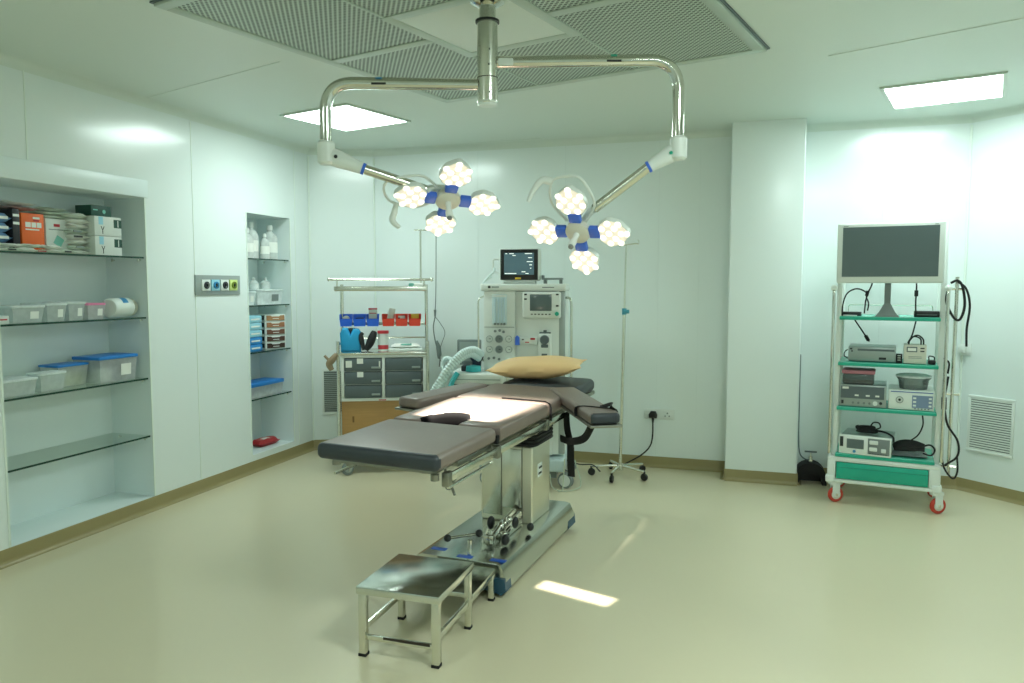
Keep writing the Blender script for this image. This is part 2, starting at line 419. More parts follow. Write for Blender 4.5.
for a, c in ((le, ls), (re, rs)):
    b = MB(STEEL); b.cyl(a, c, .0245, 18, bev=.004); b.build('spring_arm', sl)

def lamp(H, axa, axb, springend, left):
    # basis of the lamp disc in the light's local frame
    X = V3(axa).normalized(); nrm = V3(axa).cross(V3(axb)).normalized()   # nrm points to the lit side
    if nrm.z > 0: nrm = -nrm
    Y = nrm.cross(X).normalized()
    if Y.z < 0: Y = -Y
    Mx = Matrix((( X.x, Y.x, -nrm.x, H.x), (X.y, Y.y, -nrm.y, H.y), (X.z, Y.z, -nrm.z, H.z), (0, 0, 0, 1)))
    def P(x, y, z): return Mx @ V3((x, y, z))
    b = MB(CREAM); b.T = Mx
    b.lathe([(0, .05), (.035, .048), (.058, .03), (.066, .008), (.064, -.012), (.05, -.02), (0, -.024)], 28); hub = b.build('lamp_hub', sl)
    b = MB(PLAST); b.T = Mx; b.lathe([(0, -.02), (.016, -.02), (.014, -.06), (.019, -.085), (.017, -.115), (0, -.12)], 16); b.use(GREY); b.lathe([(0, -.12), (.014, -.119), (.012, -.128), (0, -.129)], 16)
    b.build('sterile_handle', hub)
    for k in range(4):
        a = R(90*k)
        Tk = Mx @ Matrix.Rotation(a, 4, 'Z')
        b = MB(WHITE); b.T = Tk
        poly = []
        pts = [(.114, -.05), (.17, -.086), (.235, -.066), (.285, 0), (.235, .066), (.17, .086), (.114, .05)]
        pp = [V3((x, y, 0)) for x, y in pts]; m = len(pp)
        for i in range(m):
            p0, p1, p2 = pp[i-1], pp[i], pp[(i+1) % m]
            for tt in (0, .33, .66, 1):
                q0 = p1.lerp(p0, .3); q2 = p1.lerp(p2, .3)
                q = (1-tt)**2*q0+2*tt*(1-tt)*p1+tt*tt*q2; poly.append((q.x, q.y))
        b.prism(poly, -.006, .03, .012, 3, bottom=False)
        b.use(LEDB); b.prism([(.195+(x-.195)*.94, y*.94) for x, y in poly], -.0085, -.005)
        pet = b.build('lamp_petal', sl)
        b = MB(LED); b.T = Tk
        for (x, y) in ((.135, -.028), (.135, .028), (.17, -.062), (.17, 0), (.17, .062), (.202, -.032), (.202, .032), (.226, -.058), (.226, .058), (.235, 0), (.264, 0)):
            b.ball((x, y, -.009), .0165, (1, 1, .55), 8)
        lab(b.build('led_cluster', pet), 'glowing warm white led lenses')
        b = MB(BLUEJ); b.T = Tk; b.box(.062, .122, -.032, .032, -.012, .02, .006); lab(b.build('petal_clamp', pet), 'blue clamp')
    # yoke between spring arm and hub
    b = MB(WHITE)
    e = V3(springend); d = P(0, 0, .075)
    b.tube(spline([e, e.lerp(d, .4)+V3((0, .03, .01)), d, P(0, 0, .045)], 6), .02, 12)
    b.build('yoke', sl)
    # grab rail running round one petal, with a hanging grip
    b = MB(PLAST)
    if left: pts = [P(-.06, .05, .03), P(-.16, .12, .03), P(-.3, .07, .03), P(-.33, 0, .03), P(-.28, -.09, .03), P(-.15, -.11, .03), P(-.06, -.05, .03)]
    else: pts = [P(.05, .06, .03), P(.11, .16, .03), P(.07, .3, .03), P(0, .32, .03), P(-.09, .29, .03), P(-.12, .16, .03), P(-.06, .05, .03)]
    b.tube(spline(pts, 6), .007, 8)
    g = P(-.25, -.1, .03) if left else P(-.09, .29, .03)
    b.use(PLAST)
    if left: b.tube(spline([g, g+V3((-.01, 0, -.045)), g+V3((-.02, .0, -.09)), g+V3((.015, 0, -.125))], 5), [(.011+.006*math.sin(i/15*3.1),)*2 for i in range(16)], 10)
    else: b.tube(spline([g, g+V3((-.05, 0, .005)), g+V3((-.09, 0, -.04)), g+V3((-.12, 0, -.1))], 5), [(.022-.012*i/15,)*2 for i in range(16)], 10)
    b.build('grab_rail', sl)
lamp(LH, (.193, .059, -.0155), (.0567, -.1545, .118), ls, True)
lamp(RH, (.18, -.0847, -.01), (-.049, -.1216, .15), rs, False)

KS = .895
sl.location = (-1.24*KS, 3.542*KS, o0)
for o in [c for c in sl.children_recursive if c.type == 'MESH']:
    o.data.transform(Matrix.Translation((0, 0, (1-KS)*(1.55-o0))) @ Matrix.Scale(KS, 4))
b = MB(CHROME); b.lathe([(0, .002), (.075, .002), (.075, -.012), (.04, -.03), (.036, -.03), (.036, -.16), (0, -.16)], 28); b.build('ceiling_mount', sl)

# ------------------------------------------------------------------ operating table
TOPT = Matrix.Translation((0, .3, .8)) @ Matrix.Rotation(R(-1.), 4, 'Z') @ Matrix.Rotation(R(1.), 4, 'X') @ Matrix.Rotation(R(.8), 4, 'Y') @ Matrix.Translation((0, -.3, -.8))
ot = thing('operating_table', 'stainless steel operating table with brown padded top in the middle of the room', 'operating table', (-1.345, 4.05, 0), -4)
prof = [(-.205, .165), (.205, .165), (.232, .158), (.26, .10), (.262, .035), (.235, .012), (.19, .03), (-.19, .03), (-.235, .012), (-.262, .035), (-.26, .10), (-.232, .158)]
b = MB(STEELT)
k = len(prof); ya, yb = -.565, .60
b.raw([(x, y, z) for y in (ya, yb) for x, z in prof], [(i, (i+1) % k, (i+1) % k+k, i+k) for i in range(k)] + [tuple(range(k)), tuple(range(k, 2*k))])
b.build('base_cover', ot, 25)
for y0, y1 in ((-.578, -.5), (.47, .612)):
    b = MB(mat('blue_grey_plastic', (44, 82, 104), .4, 0, .05))
    b.prism([(x*1.015, z) for x, z in ((.255, .095), (.262, .035), (.235, .012), (.19, .03), (-.19, .03), (-.235, .012), (-.262, .035), (-.255, .095))], 0, y1-y0, T=Matrix(((1, 0, 0, 0), (0, 0, 1, y0), (0, 1, 0, 0), (0, 0, 0, 1))))
    b.build('base_end_cap', ot)
for x in (-.2, .2):
    for y in (-.45, .5): b = MB(RUB); b.cyl((x, y, 0), (x, y, .03), .035, 14); b.build('base_foot', ot)
for x, y in ((-.155, -.47), (.02, -.525), (.2, -.515)): b = MB(mat('label_blue', (40, 90, 190), .4)); b.box(x-.042, x+.042, y-.018, y+.018, .165, .1665, .0006); lab(b.build('pedal_label', ot), 'flat blue label')
# brake lever
b = MB(CHROME); b.cyl((.035, -.50, .165), (.035, -.50, .245), .013, 12); b.cyl((-.085, -.50, .24), (.055, -.44, .262), .008, 10)
b.use(BLACK); b.ball((-.09, -.502, .24), .02); b.ball((.06, -.438, .264), .02); b.build('brake_lever', ot)
# foot pump with knobs
b = MB(CHROME)
b.box(.03, .12, -.22, .05, .165, .205, .012, 3); b.cyl((.055, -.20, .205), (.06, .06, .24), .02, 14); b.cyl((.1, -.19, .2), (.095, .06, .23), .016, 14)
b.cyl((.075, -.36, .19), (.075, -.2, .22), .017, 12); b.box(.05, .11, -.37, -.33, .18, .235, .008, 2)
for y in (-.18, -.12, -.06): b.ball((.075, y, .225), .022)
b.cyl((.045, -.36, .19), (.07, -.34, .26), .007, 8); b.cyl((.1, -.37, .19), (.085, -.345, .25), .007, 8)
b.build('foot_pump', ot)
for c, s in (((-.0, -.14, .225), (.8, 1.3, 1.5)), ((.138, -.12, .235), (.7, 1.2, 1.3)), ((.155, -.31, .20), (.9, 1.1, 1.2)), ((.205, -.06, .2), (.8, .9, .9))):
    b = MB(BLACK); b.ball(c, .025, s); b.build('pump_knob', ot)
# pedestal
b = MB(PEDS); b.box(-.16, .165, .085, .40, .165, .62, .012, 3)
b.use(STEEL); b.box(-.022, .098, .0785, .09, .25, .60, .003); b.box(-.15, -.03, .081, .09, .20, .615, .002)
b.use(DSTEEL); b.box(-.028, -.024, .079, .09, .2, .62); b.box(.10, .104, .079, .09, .2, .62)
b.use(WHITE); b.box(.1645, .1665, .17, .25, .42, .50); b.use(INK); b.box(.1655, .1675, .18, .235, .435, .447); b.box(.1655, .1675, .19, .245, .468, .48)
b.build('pedestal', ot)
b = MB(RUB)
for i in range(4):
    z = .62+i*.022; b.prism(rrect(-.19, .19, .06, .425, .05), z, z+.02, .008)
b.build('bellows', ot)
b = MB(DSTEEL)
b.box(-.20, .20, -.02, .45, .715, .74, .004); b.box(-.17, -.13, -.55, .75, .735, .785, .004); b.box(.13, .17, -.55, .75, .735, .785, .004)
for y in (-.5, 0, .4, .7): b.box(-.24, .24, y, y+.04, .755, .79, .004)
b.cyl((-.22, .02, .735), (.22, .02, .735), .02, 12); b.build('top_frame', ot)
# side rails with clamps
for sx in (-1, 1):
    for y0, y1 in ((-1.18 if sx > 0 else -1.0, -.70), (-.66, -.01), (.01, .52)):
        b = MB(STEEL); b.box(sx*.288-.006, sx*.288+.006, y0, y1, .768, .806, .003)
        for y in (y0+.05, (y0+y1)/2, y1-.05): b.box(min(sx*.25, sx*.288), max(sx*.25, sx*.288), y-.012, y+.012, .778, .797)
        b.build('side_rail', ot)
    for y in ((-1.19, -.68, .0) if sx > 0 else (-.68, .0)):
        b = MB(DSTEEL); b.box(sx*.28-.016, sx*.28+.016, y-.02, y+.02, .752, .812, .004); b.build('rail_clamp', ot)
    b = MB(STEEL); b.tube(fillet([(sx*.28, -1.18, .742), (sx*.28, -.74, .742), (sx*.28, -.74, .79)], .012, 4), .007, 8); b.build('release_bar', ot)
b = MB(DSTEEL)
for y0, y1 in ((-1.05, -.70), (-.67, -.01), (.01, .57), (.60, 1.03)): b.box(-.262, .262, y0, y1, .795, .822, .006)
b.box(-.25, .25, -1.24, -1.05, .808, .822, .004); b.cyl((-.24, -1.22, .81), (-.24, -1.22, .796), .02, 12); b.cyl((-.17, -1.22, .81), (-.17, -1.22, .798), .02, 12); b.cyl((.25, -1.24, .81), (.25, -1.24, .785), .018, 12)
b.cyl((.22, -.95, .76), (.2, -.98, .70), .008, 8); b.ball((.19, -1.0, .69), .018); b.cyl((.16, -.98, .76), (.23, -1.02, .66), .006, 8)
b.build('support_plate', ot)
def pad(name, y0, y1, w=.295, cut=None, front=False, z0=.822, z1=.902, lb=None, endr=.03):
    if cut:
        poly = [(w, y0), (w, y1), (-w, y1), (-w, y0)]
        cw, cd = cut; n = 14
        arc = [(-.03+cw*-math.cos(math.pi*i/n), y0+cd*math.sin(math.pi*i/n)**.6) for i in range(n+1)]
        poly = [(w, y0), (w, y1), (-w, y1), (-w, y0)] + arc
    else: poly = rrect(-w, w, y0, y1, endr, 5)
    b = MB(LEATH); b.prism(poly, z0, z1, .024, 4)
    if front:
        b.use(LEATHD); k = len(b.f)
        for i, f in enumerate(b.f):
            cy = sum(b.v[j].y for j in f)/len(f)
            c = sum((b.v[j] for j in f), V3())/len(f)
            if cy < y0+.026: b.mi[i] = b.c  # front face coloured dark for its shade
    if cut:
        b.use(mat('notch_shade_black', (8, 8, 9), .9, spec=.1))
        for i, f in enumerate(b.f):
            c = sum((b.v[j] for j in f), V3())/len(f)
            if ((c.x+.03)/(cut[0]+.03))**2+((c.y-y0)/(cut[1]+.03))**2 < 1 and len(f) < 8: b.mi[i] = b.c  # notch faces blackened, the shade of the recess as colour
    o = b.build(name, ot, 60)
    if lb: lab(o, lb)
    return o
pad('leg_pad', -1.30, -.705, front=True, z0=.833, lb='brown foot pad with front edge shaded dark')
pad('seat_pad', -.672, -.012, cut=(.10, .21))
pad('back_pad', .008, .58)
b = MB(LEATHD); b.prism(rrect(-.268, .268, .60, 1.05, .07, 6), .822, .902, .03, 4); lab(b.build('head_pad', ot, 60), 'dark head pad with rounded corners')
b = MB(RUB)
b.prism([(-.292, -.70), (.292, -.70), (.292, -.677), (-.292, -.677)], .823, .862); b.use(mat('notch_shade_black', (8, 8, 9), .9, spec=.1)); b.prism([(-.128, -.70), (.068, -.70), (.068, -.47), (-.128, -.47)], .823, .83)  # includes a black plate added under the notch for its shade
b.build('gap_dark_fill', ot)
b = MB(RUB)
for y in (.03,):
    b.tube([(0, y+.005, .9045), (.1, y+.004, .9045), (.2, y+.002, .9045), (.268, y, .9035), (.290, y, .892), (.299, y, .87), (.299, y, .80)], (.004, .011), 8, flat=None)
b.build('strap', ot)
# arm boards
def armboard(p0, p1, w, strap):
    p0, p1 = V3((*p0, 0)), V3((*p1, 0)); d = p1-p0; L = d.length; a = math.atan2(d.y, d.x)
    T = Matrix.Translation(p0) @ Matrix.Rotation(a, 4, 'Z')
    b = MB(LEATH); b.T = T; b.prism(rrect(0, L, -w/2, w/2, .03, 5), .858, .918, .02, 4)
    if strap:
        b.use(LEATHD)
        for i, f in enumerate(b.f):
            c = sum((b.v[j] for j in f), V3())/len(f); q = T.inverted() @ c
            if q.x > L-.012: b.mi[i] = b.c
    o = b.build('arm_board_pad', ot, 60)
    b = MB(DSTEEL); b.T = T; b.box(-.02, L+.015, -w/2-.004, w/2+.004, .845, .858, .003); b.box(-.03, .12, -.03, .03, .79, .84, .004)
    b.cyl((.03, 0, .74), (.03, 0, .84), .014, 10); b.build('arm_board_plate', o)
    if strap:
        b = MB(RUB); b.T = T
        x = L-.24; h = w/2+.008
        b.tube(spline([(x, -h, .86), (x, -h, .905), (x+.02, -h+.025, .918), (x+.07, 0, .92), (x+.13, h-.02, .919), (x+.15, h, .905), (x+.15, h, .86)], 5), (.003, .014), 8)
        b.tube(spline([(x+.08, .02, .918), (x+.11, h-.02, .94), (x+.16, h-.04, .935), (x+.15, h-.01, .915)], 5), (.003, .012), 8)
        b.build('arm_strap', o)
armboard((.205, .50), (.685, -.225), .165, True)
armboard((-.335, .44), (-.455, -.245), .165, False)
b = MB(RUB)
b.tube(spline([(.30, .30, .80), (.33, .23, .72), (.37, .17, .64), (.38, .15, .56), (.385, .15, .46)], 6), (.004, .026), 8, flat=(.3, .9, 0))
b.tube(spline([(.30, .20, .665), (.38, .15, .665), (.47, .10, .70), (.53, .03, .78), (.56, .0, .845)], 6), (.004, .022), 8, flat=(.3, .9, .1))
b.build('restraint_belt', ot)

for o in [c for c in ot.children_recursive if c.type == 'MESH' and c.name.split('.')[0] not in ('base_cover', 'base_end_cap', 'base_foot', 'pedal_label', 'brake_lever', 'foot_pump', 'pump_knob', 'pedestal', 'bellows')]: o.data.transform(TOPT)
# pillow on the head end
b = MB(PILL)
nx, ny = 24, 16; vs = []; fs = []
def pz(u, v):
    return max(0., (1-abs(u)**2.6))**.75*max(0., (1-abs(v)**2.2))**.6
for s in (1, -1):
    for j in range(ny+1):
        for i in range(nx+1):
            u = -1+2*i/nx; v = -1+2*j/ny
            pin = 1-.10*(1-abs(u)**2)*abs(v)**4; pin2 = 1-.08*(1-abs(v)**2)*abs(u)**4
            z = s*.078*pz(u, v)
            if s < 0: z *= .85
            vs.append((.32*u*pin2, .2*v*pin, .066+z+.02*abs(u)**3-.006*noise.noise(V3((u*2.3, v*2.3, s)))))
w = (nx+1)*(ny+1)
for s in (0, 1):
    for j in range(ny):
        for i in range(nx):
            a = s*w+j*(nx+1)+i; q = (a, a+1, a+nx+2, a+nx+1); fs.append(q if s == 0 else q[::-1])
b.raw(vs, fs)
o = b.build('pillow', None, 80)
me = o.data; bm2 = bmesh.new(); bm2.from_mesh(me); bmesh.ops.remove_doubles(bm2, verts=bm2.verts[:], dist=.0015); bmesh.ops.recalc_face_normals(bm2, faces=bm2.faces[:]); bm2.to_mesh(me); bm2.free()
tag(place(o, (-1.36, 4.90, .922), 6, 2, -3), 'tan leatherette pillow lying on the head end of the operating table', 'pillow')

# ------------------------------------------------------------------ step stool
st = thing('step_stool', 'two step stainless steel footstool on the floor before the operating table', 'step stool', (-1.35, 2.725, 0), 0)
b = MB(STEELT); b.box(-.187, .187, -.008, .40, .268, .302, .005); b.build('upper_step', st)
b = MB(STEELT); b.box(-.18, .18, .40, .725, .128, .152, .004); b.build('lower_step', st)
for x in (-.165, .165):
    b = MB(STEEL); b.box(x-.016, x+.016, 0, .032, .0, .27, .003); b.use(RUB); b.box(x-.017, x+.017, -.001, .033, 0, .012); b.build('leg', st)
    b = MB(STEEL); b.box(x-.014, x+.014, .365, .393, .0, .27, .003); b.use(RUB); b.box(x-.015, x+.015, .364, .394, 0, .012); b.build('leg', st)
    b = MB(STEEL); b.box(x-.014, x+.014, .685, .713, .0, .13, .003); b.use(RUB); b.box(x-.015, x+.015, .684, .714, 0, .012); b.build('leg', st)
    b = MB(STEEL); b.box(x-.008, x+.008, .03, .69, .105, .13, .003); b.build('side_rail', st)
b = MB(STEEL); b.box(-.15, .15, .008, .024, .07, .092, .003); b.use(mat('worn_dark', (52, 44, 36), .7))
b.box(-.07, .0, .0065, .009, .083, .093); b.box(.0, .14, .0065, .009, .082, .0935); b.build('cross_bar', st)

# ------------------------------------------------------------------ glass shelves and niche contents
def shelf(yr, z, lbl, grp):
    b = MB(GLASS); y0, y1 = yr[0]+.004, yr[1]-.006
    b.raw([(XL-.012, y0, z), (XL-.012, y1, z), (XL-ND+.004, y1, z), (XL-ND+.004, y0, z)], [(0, 1, 2, 3)])
    b.use(GEDGE); b.box(XL-.013, XL-.010, y0, y1, z-.011, z+.0005)
    t = thing('glass_shelf', lbl, 'shelf', (0, 0, 0), 0, grp)
    t.location = (XL-.15, (y0+y1)/2, z-.008); off = -V3(t.location); 
    b.v = [v+off for v in b.v]; b.build('glass_pane', t)
    for y in (y0+.02, y1-.02):
        for x in (XL-.04, XL-.26):
            b = MB(STEEL); b.cyl((x, y, z-.009), (x, y, z-.03), .006, 8); b.cyl((x, y, z-.02), (x, y+(.02 if y > (y0+y1)/2 else -.02), z-.02), .005, 8)
            b.v = [v+off for v in b.v]; b.build('shelf_bracket', t)
S1 = [1.735, 1.33, .915, .517]; S2 = [1.766, 1.378, .988, .598]
for z, nm in zip(S1, ('topmost glass shelf of the wide niche, crowded with packets', 'glass shelf of the wide niche carrying the pink lidded tub', 'glass shelf of the wide niche carrying blue lidded boxes', 'lowest empty glass shelf of the wide niche')): shelf(N1, z, nm, 'glass shelves in the wide niche')
for z, nm in zip(S2, ('topmost glass shelf of the narrow niche, carrying bottles', 'glass shelf of the narrow niche carrying clear drawer boxes', 'glass shelf of the narrow niche carrying brown and blue cartons', 'lowest glass shelf of the narrow niche, under the blue lidded tray')): shelf(N2, z, nm, 'glass shelves in the narrow niche')

def on(o, y, z, x=-3.95, yaw=90.): return place(o, (x, y, z), yaw)
def packet(w, d, h, m, seed, band=None):
    rnd = random.Random(seed); nx, ny = 8, 5; vs = []; fs = []
    for s in (0, 1):
        for j in range(ny+1):
            for i in range(nx+1):
                u, v = i/nx, j/ny; e = min(u, 1-u, v, 1-v)
                z = h*(.5+(.5 if s else -.5)*min(1, e*7)**.5)
                if s: z += .008*noise.noise(V3((u*4+seed, v*3, seed*.7)))
                vs.append((w*(u-.5), d*v, z+max(0, .25-e)*0))
    n = (nx+1)*(ny+1)
    for s in (0, 1):
        for j in range(ny):
            for i in range(nx):
                a = s*n+j*(nx+1)+i; q = (a, a+1, a+nx+2, a+nx+1); fs.append(q if s else q[::-1])
    b = MB(m); b.raw(vs, fs)
    if band: b.use(band); b.box(-w*.3, w*.1, -.001, .006, h*.3, h*.7)
    return b
def carton(w, d, h, m, lid=False):
    b = MB(m); b.box(-w/2, w/2, 0, d, 0, h, .003); return b
XB = -4.055
# folded blue packs at the far left
for i in range(4):
    b = packet(.17, .15, .052, PAPERB, 10+i); b.use(PAPER); b.box(-.05, .06, -.0005, .01, .018, .034)
    on(tag(b.build('cloth_pack'), ['lowest of the blue cloth packs at the left end of top shelf', 'second blue cloth pack from the bottom at left of top shelf', 'third blue cloth pack from the bottom at left of top shelf', 'topmost blue cloth pack at the left end of top shelf'][i], 'pack', 'blue cloth packs on the top shelf'), 3.235, S1[0]+.001+.056*i, XB)
b = carton(.045, .15, .25, mat('black_card', (34, 34, 40), .5)); b.use(PAPER); b.box(-.02, .02, -.001, .01, .16, .175); b.box(-.02, .02, -.001, .01, .205, .22)
on(tag(b.build('carton'), 'narrow black box standing between blue packs and orange box', 'box'), 3.345, S1[0]+.001, XB)
b = carton(.148, .15, .232, ORANGE); b.use(PAPER)
for x, w, z, h in ((-.05, .035, .15, .03), (-.01, .03, .15, .03), (.025, .03, .15, .03), (-.05, .09, .133, .008), (.0, .045, .20, .012)): b.box(x, x+w, -.001, .01, z, z+h)
b.use(REDI); b.box(.005, .04, -.0012, .01, .186, .196)
on(tag(b.build('carton'), 'bright orange box with white printing on the top shelf', 'box'), 3.452, S1[0]+.001, XB)
b = carton(.15, .15, .212, CARD); b.use(REDI); b.box(-.02, .022, -.001, .01, .165, .182); b.use(GREY); b.box(-.055, .055, -.001, .01, .145, .15)
b.use(TEALI); b.box(-.028, .028, -.001, .01, .05, .106, T=Matrix.Translation((.01, 0, .075)) @ Matrix.Rotation(R(30), 4, 'Y') @ Matrix.Translation((0, 0, -.075)))
on(tag(b.build('carton'), 'white box with red mark and teal square beside the orange box', 'box'), 3.612, S1[0]+.001, XB)
for i, (y, yw) in enumerate(((3.36, 96), (3.33, 84))):
    b = packet(.19, .13, .02, [mat('striped_packet', (190, 160, 160), .6, 0, .5, 30), PAPER][i], 40+i)
    on(tag(b.build('packet'), ['pinkish flat packet lying on the black and orange boxes', 'white packet lying on top of the pinkish packet'][i], 'packet'), y+.06, S1[0]+.252+.026*i, XB-.01, yw)
for i in range(3):
    b = packet(.17, .13, .02, PAPERG, 50+i)
    on(tag(b.build('packet'), ['pale green packet lying directly on the white box', 'middle pale green packet of three on the white box', 'uppermost pale green packet of three on the white box'][i], 'packet', 'pale packets on the white box'), 3.61+.012*i, S1[0]+.215+.024*i, XB-.005, 86+6*i)
ordn = ['lowest', 'second', 'third', 'fourth', 'fifth', 'sixth', 'seventh', 'eighth']
for i in range(8):
    b = packet(.145, .16, .029, [PAPER, PAPERG, PAPER, PAPER, PAPERG, PAPER, PAPER, PAPERG][i], 60+i, [None, GREY, None, INK, GREY, None, None, None][i])
    on(tag(b.build('packet'), ordn[i]+' white packet from the bottom of the stack left of the two cartons', 'packet', 'stacked white packets on the top shelf'), 3.735+.005*((i*3) % 4-1.5), S1[0]+.001+.0325*i, -4.0, 90+((i*37) % 11-5))
for i in range(2):
    b = carton(.215, .2, .123, CARD); b.use(GREEN); b.box(.045, .108, -.001, .03, .055, .108); b.use(CARD); b.box(.075, .082, -.0015, .01, .06, .103)
    b.use(INK)
    for a in (-.012, .012): b.cyl((-.045, -.0005, .035), (-.045+a, -.0005, .06), .002, 6)
    b.cyl((-.045, -.0005, .012), (-.045, -.0005, .04), .0022, 6); b.use(LBLUE); b.box(-.075, -.04, -.0008, .01, .07, .12)
    on(tag(b.build('carton'), ['lower white carton with green label at right end of top shelf', 'upper white carton with green label, under the green box'][i], 'box', 'white cartons with green labels'), 3.915, S1[0]+.001+.1255*i, -3.965)
b = carton(.16, .13, .068, GREEN); b.use(TEALI); b.ball((.02, -.0005, .03), .013, (1, .1, 1)); b.box(-.065, -.03, -.001, .01, .035, .042)
on(tag(b.build('carton'), 'dark green box on top of the two white cartons', 'box'), 3.90, S1[0]+.2525, -4.0)
loose = [3.14, 3.235, 3.33, 3.425, 3.52, 3.60]
for i, y in enumerate(loose):
    b = packet(.12, .085, .016+.004*(i % 3), [PAPER, PAPERG][i % 2], 80+i, [None, INK, None, REDI, None, INK][i])
    on(tag(b.build('packet'), ['leftmost', 'second from left', 'third from left', 'fourth from left', 'fifth from left', 'rightmost'][i]+' of the loose flat packets along the front edge of top shelf', 'packet', 'loose packets along the shelf edge'), y, S1[0]+.001, -3.945, 90+(i % 3-1)*5)
for i, y in enumerate((3.12, 3.24, 3.36, 3.50)):
    b = packet(.13, .08, .018, [PAPERG, PAPER][i % 2], 90+i)
    on(tag(b.build('packet'), ['leftmost', 'second from left', 'third from left', 'rightmost'][i]+' of the flat packets lying over the loose front packets', 'packet', 'second layer of loose packets'), y, S1[0]+.028, -3.95, 90+(i % 2)*8-4)

def tub(y, z, w, d, h, lidm, lbl, x=-3.95, body=CLEAR, lid_h=.014, note=True, content=None, over=.008, tagc=PAPER):
    t = thing('storage_box', lbl, 'box', (x, y, z), 90)
    b = MB(body); ww = w/2; tp = .012
    v = [(-ww+tp, tp, 0), (ww-tp, tp, 0), (ww-tp, d-tp, 0), (-ww+tp, d-tp, 0), (-ww, 0, h), (ww, 0, h), (ww, d, h), (-ww, d, h)]
    b.raw(v, [(0, 1, 2, 3), (0, 1, 5, 4), (1, 2, 6, 5), (2, 3, 7, 6), (3, 0, 4, 7)])
    if note: b.use(tagc); b.raw([(ww*.1, -.0+.004, h*.25), (ww*.65, .004, h*.25), (ww*.65, -.0005, h*.75), (ww*.1, -.0005, h*.75)], [(0, 1, 2, 3)])
    b.build('box_body', t)
    if lidm:
        b = MB(lidm); b.prism(rrect(-ww-over, ww+over, -over, d+over, .015, 4), h, h+lid_h, .004); b.build('lid', t)
    if content:
        for i, (m, x0, x1, hh) in enumerate(content):
            b = MB(m); b.box(x0*w, x1*w, .03, d-.03, .004, hh*h, .01); b.build('contents', t)
    return t
b = carton(.085, .12, .045, CARD); b.use(REDI); b.box(-.04, .03, -.001, .01, .02, .028)
on(tag(b.build('carton'), 'small white box with red stripe at left end of second shelf', 'box'), 3.145, S1[1]+.001)
tub(3.31, S1[1]+.001, .2, .2, .085, MILKY, 'clear tub with white note at left on the second shelf')
tub(3.495, S1[1]+.001, .135, .2, .095, MILKY, 'narrow clear tub between two others on the second shelf')
tub(3.637, S1[1]+.001, .12, .2, .10, MILKY, 'taller clear tub left of the pink lidded one')
tub(3.785, S1[1]+.001, .14, .16, .088, PINK, 'clear tub with pink lid on the second shelf', over=.004, content=[(PAPER, -.3, .2, .5)])
t = thing('plastic_jar', 'white plastic jar with blue label lying on its side on second shelf', 'jar', (-4.0, 4.015, S1[1]+.067), 102)
b = MB(PLAST); Tj = rot_to((1, 0, .0)); b.lathe([(0, -.115), (.055, -.115), (.064, -.10), (.064, .075), (.05, .09), (.05, .095)], 28, Tj); b.use(BLUEI)
n = 8
vs = []
for xx in (-.03, .03):
    for i in range(n+1):
        a = R(200+70*i/n); vs.append((xx+.012*(i-4)/4, .0648*math.cos(R(-150+65*i/n))*1.0, .0648*math.sin(R(150-65*i/n+0))))
b.raw(vs, [(i, i+1, n+2+i, n+1+i) for i in range(n)])
b.build('jar_body', t)
b = MB(CREAM); b.lathe([(.0, .095), (.056, .095), (.058, .1), (.058, .118), (.054, .122), (0, .122)], 28, Tj); b.build('lid', t)
tub(3.235, S1[2]+.001, .215, .2, .085, MILKY, 'clear lidded box at left end of the third shelf', content=[(PAPER, -.35, .1, .4)], note=False)
tub(3.45, S1[2]+.001, .17, .1, .10, MILKY, 'clear box with milky lid before the smaller blue lidded box', content=[(PAPERG, -.3, .3, .4)], note=False)
tub(3.665, S1[2]+.001, .22, .15, .125, BLUEL, 'smaller clear box with blue lid on the third shelf', x=-4.03, content=[(mat('olive_packet', (190, 200, 140), .6, 0, .2, 20), -.2, .42, .7)], note=False)
tub(3.945, S1[2]+.001, .31, .22, .15, BLUEL, 'large clear box with bright blue lid at right of third shelf', lid_h=.02, content=[(PAPER, -.4, -.1, .6), (mat('dark_packet', (80, 96, 120), .6, 0, .4, 30), -.1, .3, .75)])

# narrow niche
def bottle(y, x, h, r, lbl, cap=PLAST):
    t = thing('bottle', lbl, 'bottle', (x, y, S2[0]+.001), 90)
    b = MB(BOTT); b.lathe([(0, 0), (r*.95, 0), (r, .008), (r, h*.62), (r*.8, h*.72), (r*.33, h*.8), (r*.33, h*.86)], 20)
    b.use(PAPER); b.lathe([(r+.0006, h*.2), (r+.0006, h*.5)], 20); b.build('bottle_body', t)
    b = MB(cap); b.lathe([(0, h*.99), (r*.4, h*.99), (r*.43, h*.86), (r*.36, h*.85)], 16); b.build('cap', t)
bottle(5.37, -4.0, .25, .055, 'left translucent white bottle on top shelf of narrow niche')
bottle(5.50, -4.05, .31, .058, 'tallest translucent bottle, second from left in the narrow niche')
bottle(5.60, -3.99, .22, .038, 'third translucent bottle from left in the narrow niche')
bottle(5.73, -4.03, .30, .065, 'rightmost translucent bottle on top shelf of narrow niche')
tub(5.33, S2[1]+.001, .15, .2, .10, MILKY, 'small clear box at left on second shelf of narrow niche', body=MILKY)
tub(5.61, S2[1]+.001, .36, .2, .115, MILKY, 'wide clear drawer box on second shelf of narrow niche', body=MILKY, tagc=GREY)
for i, y in enumerate((5.52, 5.68)):
    b = MB(BOTT); b.lathe([(0, 0), (.04, 0), (.042, .05), (.025, .07), (.012, .075), (.012, .1), (0, .1)], 16)
    place(tag(b.build('beaker'), ['left small clear bottle on the wide drawer box', 'right small clear bottle on the wide drawer box'][i], 'bottle', 'small clear bottles'), (-4.05, y, S2[1]+.131))
